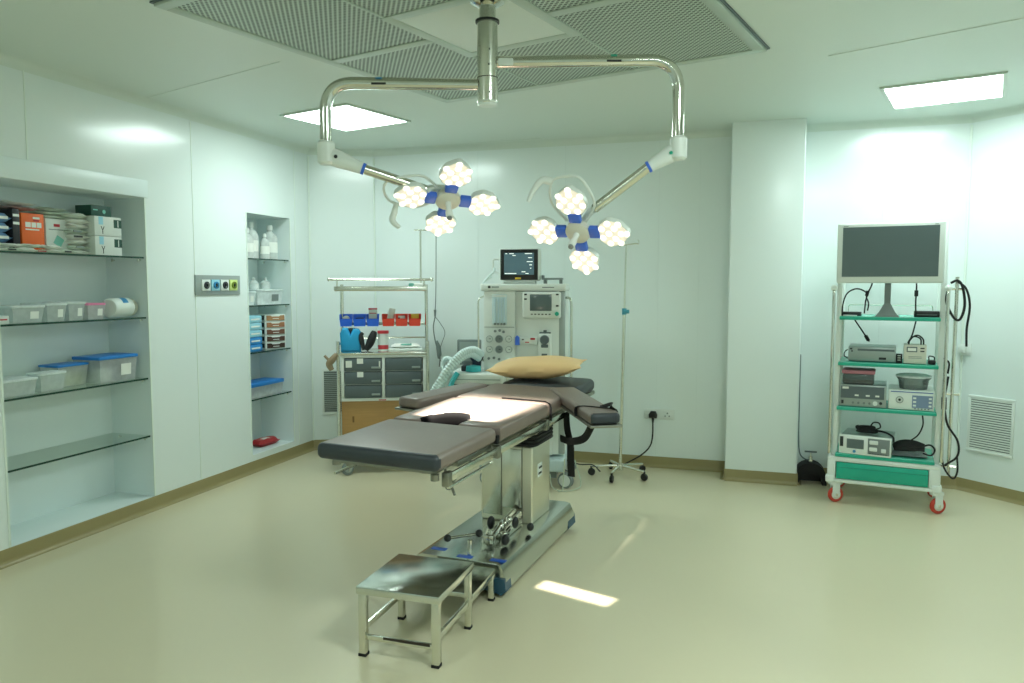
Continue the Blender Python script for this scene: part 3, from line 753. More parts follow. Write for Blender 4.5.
for i in range(5):
    b = MB([MBLUE, MBLUE, LBLUE, LBLUE, LBLUE][i]); b.box(-.09, .09, 0, .2, 0, .058, .008); b.use(PAPER); b.box(-.06, .06, -.001, .01, .02, .036, .004)
    on(tag(b.build('carton'), ordn[i]+' light blue carton from the bottom of the blue stack', 'box', 'blue cartons in the narrow niche'), 5.385, S2[2]+.001+.0605*i, -3.945)
for i in range(5):
    t = thing('carton', ordn[i]+' brown fronted carton from the bottom of the brown stack', 'box', (-3.95, 5.675, S2[2]+.001+.0605*i), 66, 'brown cartons in the narrow niche')
    b = MB(PLAST); b.box(-.10, .10, .005, .18, 0, .058, .003); b.use(INK); b.box(-.102, -.09, .02, .1, .012, .05); b.build('carton_body', t)
    b = MB(BROWN[i])
    b.prism([(-.085, .008), (.085, .008), (.085, .05), (.05, .05), (.035, .04), (-.035, .04), (-.05, .05), (-.085, .05)], 0, .008, T=Matrix(((1, 0, 0, 0), (0, 0, 1, -.002), (0, 1, 0, 0), (0, 0, 0, 1))))
    b.use(PLAST); b.box(-.03, .03, -.003, .002, .02, .026); b.build('front_panel', t)
tub(5.54, S2[3]+.001, .46, .2, .09, BLUEL, 'clear tray with bright blue lid low in the narrow niche', lid_h=.03, body=CLEAR, note=False, content=[(PAPER, -.4, .2, .4)])
b = MB(mat('red_vinyl', (170, 34, 40), .45, 0, .1)); 
o = packet(.26, .13, .06, MATS['red_vinyl'], 130); o.use(PAPER); o.box(-.05, .03, .03, .08, .045, .061)
on(tag(o.build('pouch'), 'red pouch lying on the floor of the narrow niche', 'pouch'), 5.62, N2[2]+.001, -3.99, 86)

# ------------------------------------------------------------------ wall fittings
t = thing('gas_outlet_panel', 'grey wall plate with four round medical gas outlets on the left wall', 'outlet panel', (XL, 4.87, 1.545), 90)
b = MB(LGREY); b.box(-.255, .255, -.012, 0, -.075, .075, .004); b.build('plate', t)
for i, (m, m2) in enumerate(((PLAST, INK), (LBLUE, BLUEI), (PLAST, INK), (LIME, mat('olive_green', (120, 140, 40), .5)))):
    x = -.15+i*.105
    b = MB(m); b.box(x-.046, x+.046, -.022, -.011, -.042, .042, .004); b.use(m2); b.lathe([(.017, -.001), (.027, .0), (.027, .008), (.017, .01)], 20, Matrix.Translation((x, -.022, 0)) @ Matrix.Rotation(R(90), 4, 'X'))
    b.use(BLACK); b.cyl((x, -.021, 0), (x, -.026, 0), .014, 16); b.build('gas_outlet', t)
def grille(name, lbl, loc, yaw, w, h):
    t = thing(name, lbl, 'vent', loc, yaw)
    b = MB(LGREY if w < .2 else WHITE)
    for a in ((-w/2, w/2, h/2-.02, h/2), (-w/2, w/2, -h/2, -h/2+.02), (-w/2, -w/2+.018, -h/2+.02, h/2-.02), (w/2-.018, w/2, -h/2+.02, h/2-.02)): b.box(a[0], a[1], -.012, 0, a[2], a[3], .002)
    b.build('frame', t)
    b = MB(mat('grille_dark', (58, 68, 66), .6)); b.box(-w/2+.018, w/2-.018, -.002, 0, -h/2+.02, h/2-.02); b.build('backing', t)
    b = MB(PLAST if w > .3 else LGREY); n = int(h/.019)
    for i in range(n):
        z = -h/2+.022+(h-.05)*i/(n-1); b.box(-w/2+.018, w/2-.018, -.010, -.003, z-.003, z+.008)
    b.build('louvre', t)
grille('return_air_grille', 'louvred return air grille low on the angled right wall', (1.692, 6.263, .521), -45, .33, .42)
dx, dy = .53, .28; n_ = math.hypot(dx, dy)
grille('return_air_grille', 'louvred return air grille low on the wall behind the drawer trolley', (-3.705, 6.253, .545), math.degrees(math.atan2(dy, dx)), .26, .43)
t = thing('socket_plate', 'white double socket plate on back wall beside the column', 'socket', (-.716, YB, .455), 0)
b = MB(PLAST); b.box(-.125, .125, -.01, 0, -.043, .043, .004); b.build('plate', t)
b = MB(PLAST); b.box(-.105, -.03, -.016, -.009, -.032, .032, .003); b.box(.03, .105, -.016, -.009, -.032, .032, .003); b.use(GREY); b.ball((.068, -.017, .012), .007); b.ball((.05, -.017, -.012), .006); b.ball((.084, -.017, -.012), .006); b.build('socket', t)
t = thing('power_plug', 'black plug in the back wall socket with cable hanging down', 'plug', (-.765, YB-.016, .455), 0)
b = MB(BLACK); b.prism([(-.032, -.03), (.032, -.03), (.036, 0), (.02, .028), (-.02, .028), (-.036, 0)], 0, .035, .006, T=Matrix(((1, 0, 0, 0), (0, 0, -1, 0), (0, 1, 0, 0), (0, 0, 0, 1)))); b.cyl((0, -.025, -.025), (0, -.028, -.07), .013, 10, .007); b.build('plug_body', t)
b = MB(RUB); b.tube(spline([(0, -.028, -.06), (0, -.03, -.18), (-.02, -.05, -.27), (-.09, -.1, -.34), (-.2, -.16, -.40), (-.28, -.2, -.444)], 8), .006, 8); b.build('cable', t)
t = thing('wall_socket', 'small white socket with plugged cable on the angled right wall', 'socket', (1.535, 6.42, 1.07), -45)
b = MB(PLAST); b.box(-.04, .06, -.012, 0, -.05, .04, .004); b.use(PLAST); b.box(-.02, .03, -.05, -.011, -.03, .03, .006); b.build('plate', t)

# ------------------------------------------------------------------ drawer trolley
dt = thing('drawer_trolley', 'steel trolley with six dark drawers and bin rail in the left back corner', 'trolley', (-3.155, 5.40, 0), 25)
b = MB(STEEL)
for x in (-.02, .70): b.tube(fillet([(x, .0, .1), (x, .0, 1.09)], .01), .014, 10)
for x in (-.02, .70): b.cyl((x, .42, .1), (x, .42, 1.55), .015, 12)
for z in (.14, 1.06):
    b.cyl((-.02, 0, z), (-.02, .42, z), .008, 8); b.cyl((.70, 0, z), (.70, .42, z), .008, 8)
b.cyl((-.02, .42, 1.09), (.70, .42, 1.09), .008, 8); b.box(-.02, .70, .01, .41, .1, .13, .004); b.box(-.02, .70, .412, .428, 1.20, 1.225, .002)
b.build('frame', dt)
b = MB(STEEL); b.box(-.03, .71, -.01, .43, .978, .998, .004); b.build('deck', dt)
b = MB(STEEL); b.box(-.06, .70, .18, .44, 1.495, 1.512, .004); b.box(-.06, .70, .17, .185, 1.495, 1.535, .003); b.cyl((-.10, .22, 1.592), (.74, .22, 1.592), .011, 12); b.ball((-.105, .22, 1.592), .017); b.ball((.745, .22, 1.592), .017)
for x in (-.04, .68): b.cyl((x, .22, 1.51), (x, .22, 1.59), .008, 8)
b.build('top_shelf', dt)
b = MB(STEEL); b.cyl((.655, .42, 1.5), (.655, .42, 2.02), .009, 10); b.cyl((.60, .42, 2.02), (.77, .42, 2.02), .006, 8); b.tube(spline([(.77, .42, 2.02), (.785, .42, 2.03), (.79, .42, 2.05)], 5), .006, 8); b.build('drip_pole', dt)
b = MB(WHITE)
b.box(.0, .685, .0, .40, .60, .625, .003); b.box(.0, .685, .0, .40, .955, .978, .003)
b.box(.0, .025, .0, .40, .625, .955, .002); b.box(.66, .685, .0, .40, .625, .955, .002); b.box(.328, .352, .0, .40, .625, .955, .002)
for z in (.735, .845): b.box(.025, .66, .002, .40, z, z+.014)
b.box(.025, .66, .38, .40, .625, .955); b.build('drawer_housing', dt)
for c in range(2):
    for k in range(3):
        x0 = .029+c*.327; x1 = x0+.295; z0 = .628+k*.11; z1 = z0+.102
        b = MB(DGREY); b.box(x0, x1, -.006, .37, z0, z1, .004)
        if c == 0 and k > 0: b.use(PAPER); b.box(x0+.10, x0+.15, -.0075, -.005, z1-.042, z1+.002)
        if c == 0 and k == 2: b.box(x0+.01, x0+.06, -.0075, -.005, z0+.03, z0+.085); b.box(x1-.02, x1-.008, -.0075, -.005, z0+.02, z0+.08)
        d = b.build('drawer', dt)
        b = MB(LGREY); b.box(x1-.08, x1-.012, -.016, -.005, z0+.02, z0+.036, .003); b.build('handle', d)
b = MB(WOOD); b.box(.0, .685, .015, .035, .135, .598, .002)
b.use(mat('key_plate', (120, 88, 50), .4, .3)); b.box(.085, .10, .011, .016, .425, .475); b.use(REDI); b.box(.30, .36, -.001, .003, .604, .612)
lab(b.build('wood_panel', dt), 'plain wooden front panel below the drawers')
for x0_ in (.045, .68):
    for y in (-.02, .41):
        x = x0_ if y < .2 else (.0 if x0_ < .3 else .68)
        b = MB(STEEL); b.cyl((x, y, .075), (x, y, .12), .014, 10); b.box(x-.018, x-.013, y-.03, y+.015, .035, .085); b.box(x+.013, x+.018, y-.03, y+.015, .035, .085); cs = b.build('caster', dt)
        b = MB(GREY); b.T = Matrix.Translation((x, y-.012, 0)) @ Matrix.Rotation(R(-55), 4, 'Z'); b.cyl((-.012, 0, .055), (.012, 0, .055), .055, 20, bev=.006); b.use(LGREY); b.cyl((-.014, 0, .055), (.014, 0, .055), .034, 14); b.build('wheel', cs)
def dl(x, y, z): return dt.matrix_basis @ V3((x, y, z))
bins = [(BLUE, 'blue'), (RED, 'red')]
for g, (m, nm) in enumerate(bins):
    for i in range(3):
        p = dl((.02+.112*i) if g == 0 else (.375+.112*i), .30, 1.195)
        b = MB(m); w, d, h, q = .052, .108, .10, .004
        b.raw([(-w+.006, .012, 0), (w-.006, .012, 0), (w-.006, d, 0), (-w+.006, d, 0), (-w, 0, h*.62), (w, 0, h*.62), (w, d, h), (-w, d, h), (-w, .035, h), (w, .035, h)],
              [(0, 1, 2, 3), (0, 1, 5, 4), (2, 3, 7, 6), (1, 2, 6, 9, 5), (0, 4, 8, 7, 3)])
        b.tube([(-w, .035, h), (-w, 0, h*.62), (w, 0, h*.62), (w, .035, h)], .0035, 6); b.tube([(-w, .035, h), (-w, d, h), (w, d, h), (w, .035, h)], .003, 6)
        place(tag(b.build('storage_bin'), [['leftmost blue bin on the trolley rail, holding white swabs', 'middle blue bin on the trolley rail', 'right blue bin holding a white and red carton'], ['left red bin holding a slanted white packet', 'middle red bin on the trolley rail', 'rightmost red bin holding a yellow packet']][g][i], 'bin', nm+' open bins on the trolley rail'), p, 25)
def at_dt(b, name, lbl, cat, x, y, z, yaw=25., grp=None): return place(tag(b.build(name), lbl, cat, grp), dl(x, y, z), yaw)
for i, (dx_, dz) in enumerate(((-.02, 0), (.018, .0), (.0, .03))):
    b = MB(PAPER); b.ball((0, 0, .03), .028, (1.1, .9, 1)); at_dt(b, 'swab_roll', ['left white swab roll in the leftmost blue bin', 'right white swab roll in the leftmost blue bin', 'upper white swab roll in the leftmost blue bin'][i], 'swab', .02+dx_, .35, 1.197+dz)
b = MB(mat('navy_packet', (40, 60, 130), .5)); b.box(-.035, .035, 0, .05, 0, .07, .008); at_dt(b, 'packet', 'dark blue packet inside the middle blue bin', 'packet', .132, .34, 1.197)
b = MB(CARD); b.box(-.035, .035, 0, .04, 0, .15, .002); b.use(REDI); b.box(-.03, .03, -.001, .01, .105, .112); b.box(-.036, .036, -.001, .041, .138, .151); at_dt(b, 'carton', 'white carton with red stripes standing in the right blue bin', 'box', .244, .34, 1.197)
b = MB(PAPER); b.box(-.028, .028, 0, .025, 0, .15, .004, T=Matrix.Rotation(R(14), 4, 'Y')); at_dt(b, 'packet', 'slanted white packet standing in the left red bin', 'packet', .375, .345, 1.199)
b = MB(PAPER); b.box(-.03, .03, 0, .04, 0, .085, .006); b.use(REDI); b.box(-.02, .01, -.001, .01, .04, .06); b.use(INK); b.box(-.03, -.015, -.001, .01, .02, .07); at_dt(b, 'packet', 'patterned small packet in the middle red bin', 'packet', .487, .345, 1.197)
b = MB(YELL); b.box(-.035, .035, 0, .035, 0, .10, .006); at_dt(b, 'packet', 'yellow packet standing in the rightmost red bin', 'packet', .60, .345, 1.197)
# things on the trolley deck
b = MB(CYAN); b.prism([(-.07, .0), (.07, .0), (.075, .13), (.055, .16), (.02, .165), (0, .12), (-.02, .165), (-.055, .17), (-.075, .13)], -.05, .05, .02, 3, T=Matrix(((1, 0, 0, 0), (0, 0, 1, .05), (0, 1, 0, 0), (0, 0, 0, 1))))
b.use(INK); b.box(-.02, .035, .035, .06, .12, .168, .01)
b.v = [v*1.15 for v in b.v]; at_dt(b, 'cloth_bag', 'bright cyan bag standing at left on the drawer trolley', 'bag', .07, .12, .998)
b = MB(RUB); b.tube(spline([(-.035, 0, .012), (-.05, 0, .07), (-.06, .01, .13), (-.045, .02, .15)], 5), [(.022-.008*abs(i-7)/8,)*2 for i in range(16)], 10)
b.tube(spline([(-.02, 0, .012), (.01, 0, .06), (.035, .01, .12), (.05, .02, .165)], 5), [(.02+.014*math.sin(i/15*3),)*2 for i in range(16)], 10)
at_dt(b, 'rubber_mask', 'black rubber mask pieces beside the cyan bag', 'mask', .215, .12, .998)
b = MB(CARD); b.lathe([(0, 0), (.042, 0), (.044, .15), (0, .15)], 20); b.use(REDI); b.lathe([(.0446, .145), (.047, .145), (.047, .168), (0, .168)], 20); b.lathe([(.0432, .015), (.0438, .05)], 20)
at_dt(b, 'tin', 'white tin with red lid on the drawer trolley', 'tin', .335, .16, .998)
t = thing('instrument_tray', 'white tray with folded wraps at right on the drawer trolley', 'tray', dl(.52, .12, .998), 25)
b = MB(PLAST); b.box(-.14, .14, 0, .2, 0, .02, .006); b.build('tray', t)
b = packet(.24, .16, .035, PAPER, 200); b.v = [v+V3((0, .02, .018)) for v in b.v]; b.use(TEALI); b.box(-.04, .05, .03, .09, .045, .055, .004); b.build('wrap', t)
b = packet(.13, .12, .05, PAPER, 210); b.use(TEALI); b.box(-.075, -.03, .0, .06, .015, .05, .01)
at_dt(b, 'face_mask', 'white and teal folded mask on the right end of top shelf of trolley', 'mask', .625, .235, 1.512)
t = thing('glove_bundle', 'tan glove hanging on the left post of the drawer trolley', 'glove', dl(-.05, -.01, .93), 25)
b = MB(mat('tan_rubber', (150, 132, 106), .6)); b.tube(spline([(.02, 0, .06), (-.01, -.005, .02), (-.04, 0, -.02), (-.02, 0, -.07)], 5), [(.018+.01*math.sin(i/15*3),)*2 for i in range(16)], 10)
b.tube(spline([(-.03, 0, .0), (-.065, 0, .035), (-.075, 0, .05)], 4), .011, 8); b.build('glove_body', t)
# lead hanging from the drip pole hook
t = thing('hanging_cable', 'thin grey cable with connector hanging from drip pole hook beside trolley', 'cable', dl(.79, .42, 2.03), 17)
b = MB(mat('grey_cable', (110, 120, 118), .5)); dz = 2.03
b.tube(spline([(0, 0, 0), (-.003, 0, -.35), (-.008, 0, -.62), (-.015, 0, -.72)], 6), .004, 6)
b.cyl((-.014, 0, -.70), (-.014, 0, -.76), .012, 10, .007)
b.tube(spline([(-.014, 0, -.76), (-.03, 0, -.86), (-.01, .01, -1.0), (.025, 0, -1.1), (.02, 0, -1.2)], 6), .005, 6)
b.tube(spline([(-.014, 0, -.76), (.03, .01, -.82), (.07, .01, -.9), (.04, .01, -1.0), (.015, 0, -1.1), (.06, 0, -1.2)], 6), .003, 6)
b.build('lead', t)
b = MB(GREY); b.tube([(.0, 0, -.97), (.015, 0, -1.03), (.02, 0, -1.1), (.012, 0, -1.13)], [(.006,)*2, (.022,)*2, (.02,)*2, (.006,)*2], 10); b.build('connector', t)

# ------------------------------------------------------------------ anaesthesia machine
am = thing('anaesthesia_machine', 'white anaesthesia machine with gauges and breathing hoses behind the operating table', 'anaesthesia machine', (-1.72, 5.50, 0), 10)
b = MB(WHITE); b.box(-.235, .39, .03, .52, .24, 1.50, .01)
b.use(PLAST); b.box(.02, .37, .022, .04, .62, 1.49, .002); b.use(LGREY); b.box(.345, .392, .02, .05, .25, 1.50, .004); b.use(PLAST); b.box(.30, .345, .012, .04, .25, 1.0, .003)
b.build('cabinet', am)
b = MB(WHITE); b.box(-.255, .40, -.015, .52, 1.502, 1.556, .012, 3); b.use(INK); b.box(-.195, -.175, -.0165, -.01, 1.522, 1.54); b.use(GREY); b.box(-.165, -.11, -.0165, -.01, 1.527, 1.535); b.box(.22, .31, -.0165, -.01, 1.525, 1.532)
b.build('top_shelf', am)
b = MB(PLAST); b.box(-.23, .012, -.002, .04, .82, 1.50, .006); b.use(LGREY); b.box(-.225, .006, -.004, .0, 1.222, 1.228)
fp = b.build('flow_panel', am)
b = MB(mat('flow_window', (204, 222, 226), .15, 0, .04, 20, stretch=(8, 1, 1))); b.box(-.165, -.05, -.012, .0, 1.245, 1.475, .01, 3); b.use(PLAST); b.box(-.16, -.055, -.0135, -.005, 1.455, 1.47)
b.use(mat('pale_tube', (190, 212, 222), .3))
for x in (-.14, -.115, -.09, -.068): b.cyl((x, -.014, 1.26), (x, -.014, 1.45), .006, 8)
b.use(GREY)
for x in (-.14, -.115, -.09, -.068): b.cyl((x, -.028, 1.25), (x, -.01, 1.25), .009, 10)
b.build('flow_meter', fp)
for x in (-.185, -.11, -.035):
    for z in (1.135, 1.055):
        b = MB(LGREY); Tq = Matrix.Translation((x, -.002, z)) @ Matrix.Rotation(R(90), 4, 'X'); rr = .031 if x == -.11 else .026
        b.lathe([(0, 0), (rr, 0), (rr, .014), (rr*.85, .016), (rr*.85, .012), (0, .012)], 20, Tq); b.use(GREY if x == -.11 else PLAST); b.lathe([(rr*.84, .0125), (0, .0125)], 20, Tq)
        b.use(INK); b.box(x-.002, x+.012, -.0165, -.0145, z-.001, z+.003); b.build('gauge', fp)
b = MB(GREY)
for x, z in ((-.14, 1.195), (-.105, 1.20), (-.075, 1.19), (-.19, .985), (-.15, .99), (-.11, .98)): b.cyl((x, 0, z), (x, -.018, z), .010, 12)
b.build('control_knob', fp)
b = MB(PLAST); b.box(.07, .36, -.03, .04, 1.295, 1.495, .015, 3); b.use(INK)
for i in range(6): b.box(.135+i*.027, .15+i*.027, -.0315, -.028, 1.322, 1.330)
for z in (1.475, 1.39): b.box(.325, .345, -.0315, -.028, z-.006, z+.006)
for z in (1.475, 1.44): b.box(.085, .105, -.0315, -.028, z-.006, z+.006)
vu = b.build('ventilator_unit', am)
b = MB(SCREEN); b.box(.128, .293, -.033, -.028, 1.352, 1.476, .003); b.build('screen', vu)
b = MB(TEAL); b.cyl((.333, -.028, 1.33), (.333, -.05, 1.33), .016, 14); lab(b.build('knob', vu), 'green knob')
b = MB(PLAST); b.box(.195, .29, -.05, .03, .96, 1.18, .012, 3); b.use(DGREY); Tq = Matrix.Translation((.242, -.05, 1.135)) @ Matrix.Rotation(R(90), 4, 'X'); b.lathe([(0, .022), (.03, .022), (.036, .01), (.036, 0)], 20, Tq)
b.box(.215, .27, -.056, -.04, 1.075, 1.10, .006); b.box(.22, .262, -.053, -.04, 1.01, 1.03, .002); b.cyl((.242, -.01, 1.18), (.242, -.01, 1.205), .014, 12); b.cyl((.20, -.01, 1.185), (.285, -.01, 1.185), .006, 8); b.build('vaporizer', am)
b = MB(PLAST); b.box(.045, .185, -.006, .03, 1.095, 1.15, .003); b.use(REDI); b.box(.13, .165, -.0075, -.004, 1.13, 1.145); b.box(.09, .12, -.0075, -.004, 1.108, 1.115); b.use(INK); b.box(.065, .08, -.0075, -.004, 1.128, 1.136); b.build('info_plate', am)
b = MB(BLUEJ); b.cyl((.03, -.005, 1.09), (.03, -.005, 1.15), .018, 12); b.ball((.03, -.012, 1.15), .012); b.build('gas_filter', am)
b = MB(PLAST); b.box(-.47, -.06, -.16, .2, .80, .885, .015, 3); b.use(LGREY); b.box(-.45, -.08, -.163, -.15, .835, .842); b.build('work_tray', am)
b = MB(PLAST); b.box(-.05, .03, -.06, .05, .86, .99, .01); b.use(REDI); b.box(-.03, -.02, -.062, -.05, .94, .95); b.build('absorber_housing', am)
b = MB(mat('dark_navy', (28, 40, 62), .45)); b.ball((-.29, .02, 1.0), .055, (1, .8, 1)); b.cyl((-.29, .02, .90), (-.29, .02, 1.0), .035, 14); b.use(TEALH); b.lathe([(0, .89), (.06, .89), (.055, .93), (0, .94)], 20, Matrix.Translation((-.30, -.06, 0))); b.use(INK); b.box(-.40, -.34, -.05, .05, .886, .93, .01); b.build('absorber', am)
b = MB(GREY); b.box(-.46, -.27, .10, .13, .92, 1.12, .008); b.use(LGREY); b.box(-.44, -.29, .095, .102, .95, 1.10); lab(b.build('side_panel', am), 'grey flat panel at the left side')
b = MB(INK); b.box(-.45, -.13, -.12, .15, .70, .797, .006); b.use(PLAST); b.box(-.40, -.385, -.125, -.11, .70, .80); b.box(-.33, -.315, -.125, -.11, .70, .80); b.use(TEALH); b.ball((-.22, -.13, .76), .03); b.build('canister_rack', am)
def corr(pts, r, m, name='breathing_hose'):
    P = spline(pts, 14); b = MB(m); rr = [((r*(1.08 if i % 2 else .9)),)*2 for i in range(len(P))]
    b.tube(P, rr, 10); return b.build(name, am)
corr([(-.24, .0, 1.01), (-.30, -.05, 1.055), (-.38, -.12, 1.03), (-.47, -.16, .93), (-.56, -.18, .79), (-.63, -.2, .68)], .026, HOSE)
corr([(-.26, .0, .98), (-.33, -.06, 1.02), (-.42, -.13, .96), (-.51, -.17, .83), (-.57, -.2, .70)], .026, HOSE)
corr([(-.40, -.10, .95), (-.50, -.1, .99), (-.53, -.1, .94), (-.50, -.12, .86)], .018, HOSE)
corr([(-.40, -.17, .89), (-.44, -.19, .82), (-.46, -.2, .74), (-.48, -.2, .68)], .02, TEALH)
b = MB(STEEL); b.tube(fillet([(.385, .05, 1.45), (.43, .02, 1.45), (.44, .02, 1.40), (.44, .02, .75), (.39, .05, .70)], .04), .010, 10); b.tube(fillet([(-.235, .05, 1.46), (-.275, .02, 1.44), (-.275, .02, 1.0), (-.24, .05, .96)], .04), .007, 10); b.build('side_handle', am)
b = MB(mat('pale_blue_grey', (186, 204, 206), .35)); b.box(-.26, .40, -.06, .54, .125, .225, .02, 3); b.use(PLAST); b.box(.20, .30, .0, .04, .24, .62, .01); b.build('chassis', am)
b = MB(GREY); b.box(-.2, .33, .03, .5, .06, .12); b.build('undercarriage', am)
for x in (-.20, .405):
    for y in (-.03, .48):
        b = MB(GREY); b.T = Matrix.Translation((x, y, 0)) @ Matrix.Rotation(R(70), 4, 'Z'); b.cyl((-.022, 0, .06), (.022, 0, .06), .06, 24, bev=.006); b.use(PLAST); b.cyl((-.024, 0, .06), (.024, 0, .06), .046, 20); wv = b.build('caster', am)
b = MB(BLACK); b.tube(spline([(.40, .2, .16), (.50, .25, .12), (.60, .33, .10), (.66, .40, .03)], 6), .005, 6); b.build('power_cable', am)
b = MB(mat('clear_tubing', (190, 200, 180), .3)); b.tube(spline([(.29, -.09, .12), (.31, -.12, .03), (.38, -.14, .006), (.47, -.1, .006), (.52, .0, .03), (.47, .04, .2)], 8), .004, 6); b.tube(spline([(.40, -.09, .24), (.395, -.1, .12), (.385, -.12, .008), (.36, -.16, .008)], 8), .005, 6); b.build('drain_tube', am)
def al(x, y, z): return am.matrix_basis @ V3((x, y, z))
pm = thing('patient_monitor', 'small patient monitor with lit screen on top of the anaesthesia machine', 'monitor', al(.035, .10, 1.556), 10)
b = MB(PLAST); b.box(-.155, .158, -.04, .12, .022, .27, .02, 3); b.box(-.12, .12, -.02, .12, 0, .024, .005); b.tube(fillet([(-.155, .04, .19), (-.215, .04, .19), (-.215, .04, .10), (-.155, .04, .07)], .02), .009, 8); b.build('housing', pm)
b = MB(BLACK); b.box(-.145, .145, -.046, -.035, .028, .262, .008); b.use(YELL); b.box(-.03, .015, -.048, -.04, .034, .048); bz = b.build('bezel', pm)
b = MB(MONSC); b.box(-.115, .115, -.049, -.044, .068, .235); b.use(mat('screen_marks', (220, 230, 225), .4, emit=(220, 235, 228), estr=.9))
for x0, x1, z in ((-.105, -.09, .226), (-.075, -.04, .226), (.045, .10, .226), (-.05, -.025, .212), (.07, .10, .195), (.06, .085, .165), (.085, .105, .165), (.08, .10, .14), (.085, .095, .115), (-.11, -.02, .075), (.02, .05, .088), (.05, .075, .075)):
    b.box(x0, x1, -.0505, -.048, z, z+.006)
b.build('screen', bz)
b = MB(GREY); b.box(-.075, .075, -.06, .06, .03, .045, .004); b.box(-.07, -.05, -.05, .05, 0, .032); b.box(.05, .07, -.05, .05, 0, .032); b.box(-.085, -.07, -.06, .06, .03, .065, .003)
place(tag(b.build('document_tray'), 'small grey open tray right of the patient monitor', 'tray'), al(.292, .12, 1.556), 10)
t = thing('monitor_lead', 'white looped monitor lead left of patient monitor', 'cable', al(-.2, .05, 1.556), 10)
b = MB(HOSE); b.tube(spline([(-.03, -.04, .012), (.0, -.03, .05), (.04, -.01, .09), (.045, .0, .12)], 6), .009, 8); b.tube(spline([(-.04, -.02, .006), (-.01, -.03, .03), (.03, -.03, .055)], 6), .007, 8); b.build('lead', t)

# ------------------------------------------------------------------ drip stand
iv = thing('drip_stand', 'thin steel drip stand on black casters beside the wall socket', 'drip stand', (-.98, 6.03, 0), 17)
b = MB(STEEL); b.cyl((0, 0, .06), (.02, 0, 1.33), .0135, 14); b.cyl((0, 0, .05), (0, 0, .10), .026, 14); b.build('lower_pole', iv)
b = MB(STEEL); b.cyl((.02, 0, 1.30), (.03, 0, 1.86), .0075, 10); b.cyl((-.01, 0, 1.86), (.11, 0, 1.875), .005, 8)
b.tube(spline([(-.01, 0, 1.86), (-.02, 0, 1.85), (-.025, 0, 1.865), (-.02, 0, 1.885)], 5), .004, 6); b.tube(spline([(.11, 0, 1.875), (.125, 0, 1.87), (.13, 0, 1.885), (.12, 0, 1.905)], 5), .004, 6); b.build('upper_pole', iv)
b = MB(mat('teal_clamp', (70, 150, 170), .4)); b.cyl((.02, 0, 1.31), (.02, 0, 1.36), .019, 12); b.cyl((.02, -.02, 1.335), (.055, -.03, 1.335), .016, 12); lab(b.build('height_clamp', iv), 'blue clamp knob')
for k in range(5):
    a = R(30+72*k); c, s = math.cos(a), math.sin(a)
    b = MB(STEEL); b.tube([(0, 0, .085), (c*.1, s*.1, .082), (c*.23, s*.23, .07)], .011, 8); lg = b.build('leg', iv)
    b = MB(BLACK); b.cyl((c*.23-s*.012, s*.23+c*.012, .03), (c*.23+s*.012, s*.23-c*.012, .03), .03, 16, bev=.005); b.cyl((c*.23, s*.23, .05), (c*.23, s*.23, .075), .01, 8); b.build('caster', lg)

# ------------------------------------------------------------------ video trolley
ct = thing('video_trolley', 'tall white equipment trolley with teal shelves and red wheels at right', 'trolley', (.64, 5.72, 0), -9)
b = MB(WHITE)
b.box(-.095, .61, .0, .50, .30, .335, .008); b.box(-.095, .61, .0, .50, .15, .178, .008); b.box(-.095, -.04, .0, .50, .17, .31, .006); b.box(.54, .61, .0, .50, .17, .31, .006); b.box(-.04, .54, .45, .5, .17, .31)
for x in (-.105, .56): b.box(x, x+.06, -.012, .06, .15, .20, .01); b.box(x, x+.06, .44, .51, .15, .20, .01)
b.build('base_cabinet', ct)
b = MB(TEAL); b.box(-.035, .537, -.006, .40, .182, .297, .005); b.use(mat('teal_dark', (20, 138, 118), .35)); b.box(-.035, .537, -.008, .0, .262, .266); b.build('drawer', ct)
b = MB(WHITE)
for x in (-.068, .567):
    for y in (.06, .44): b.box(x, x+.033, y-.016, y+.016, .33, 1.96 if y < .2 else 1.90, .005)
b.box(-.05, .59, .43, .45, 1.86, 1.90, .004); b.build('upright', ct)
for x in (-.085, .608):
    b = MB(CHROME); b.tube(fillet([(x, .05, .36), (x, -.015, .36), (x, -.015, 1.52), (x, .05, 1.52)], .03), .011, 10); b.use(WHITE); b.ball((x, .0, 1.525), .022); b.build('grab_handle', ct)
for z in (1.33, 1.01, .695, .362):
    b = MB(TEALG); b.box(-.045, .57, .0, .46, z-.026, z, .004); b.use(TEAL); b.box(-.046, .571, -.002, .01, z-.022, z-.006); b.build('shelf', ct)
b = MB(STEEL); b.tube(fillet([(-.01, .42, 1.335), (-.01, .42, 1.40), (.54, .42, 1.40), (.54, .42, 1.335)], .02), .004, 8); b.build('shelf_rail', ct)
for x, y in ((-.055, .03), (.585, .03), (-.055, .46), (.585, .46)):
    b = MB(WHITE); b.T = Matrix.Translation((x, y, 0)) @ Matrix.Rotation(R(-58), 4, 'Z') @ Matrix.Translation((0, .02, 0)); CT = b.T.copy()
    b.box(-.02, -.013, -.03, .025, .04, .14, .003); b.box(.013, .02, -.03, .025, .04, .14, .003); b.box(-.022, .022, -.05, .03, .128, .152, .004); b.use(STEEL); b.cyl((-.023, 0, .055), (.023, 0, .055), .01, 10); cs = b.build('caster', ct)
    b = MB(REDW); b.T = CT; b.cyl((-.012, 0, .055), (.012, 0, .055), .055, 24, bev=.006); b.use(CREAM); b.cyl((-.013, 0, .055), (.013, 0, .055), .034, 18); lab(b.build('wheel', cs), 'red wheel')
b = MB(STEEL); b.cyl((.655, .05, .27), (.66, .05, 1.60), .012, 12)
for z in (1.52, .82, .33): b.cyl((.60, .05, z), (.70, .05, z), .009, 8)
b.build('side_pole', ct)
def cl(x, y, z): return ct.matrix_basis @ V3((x, y, z))
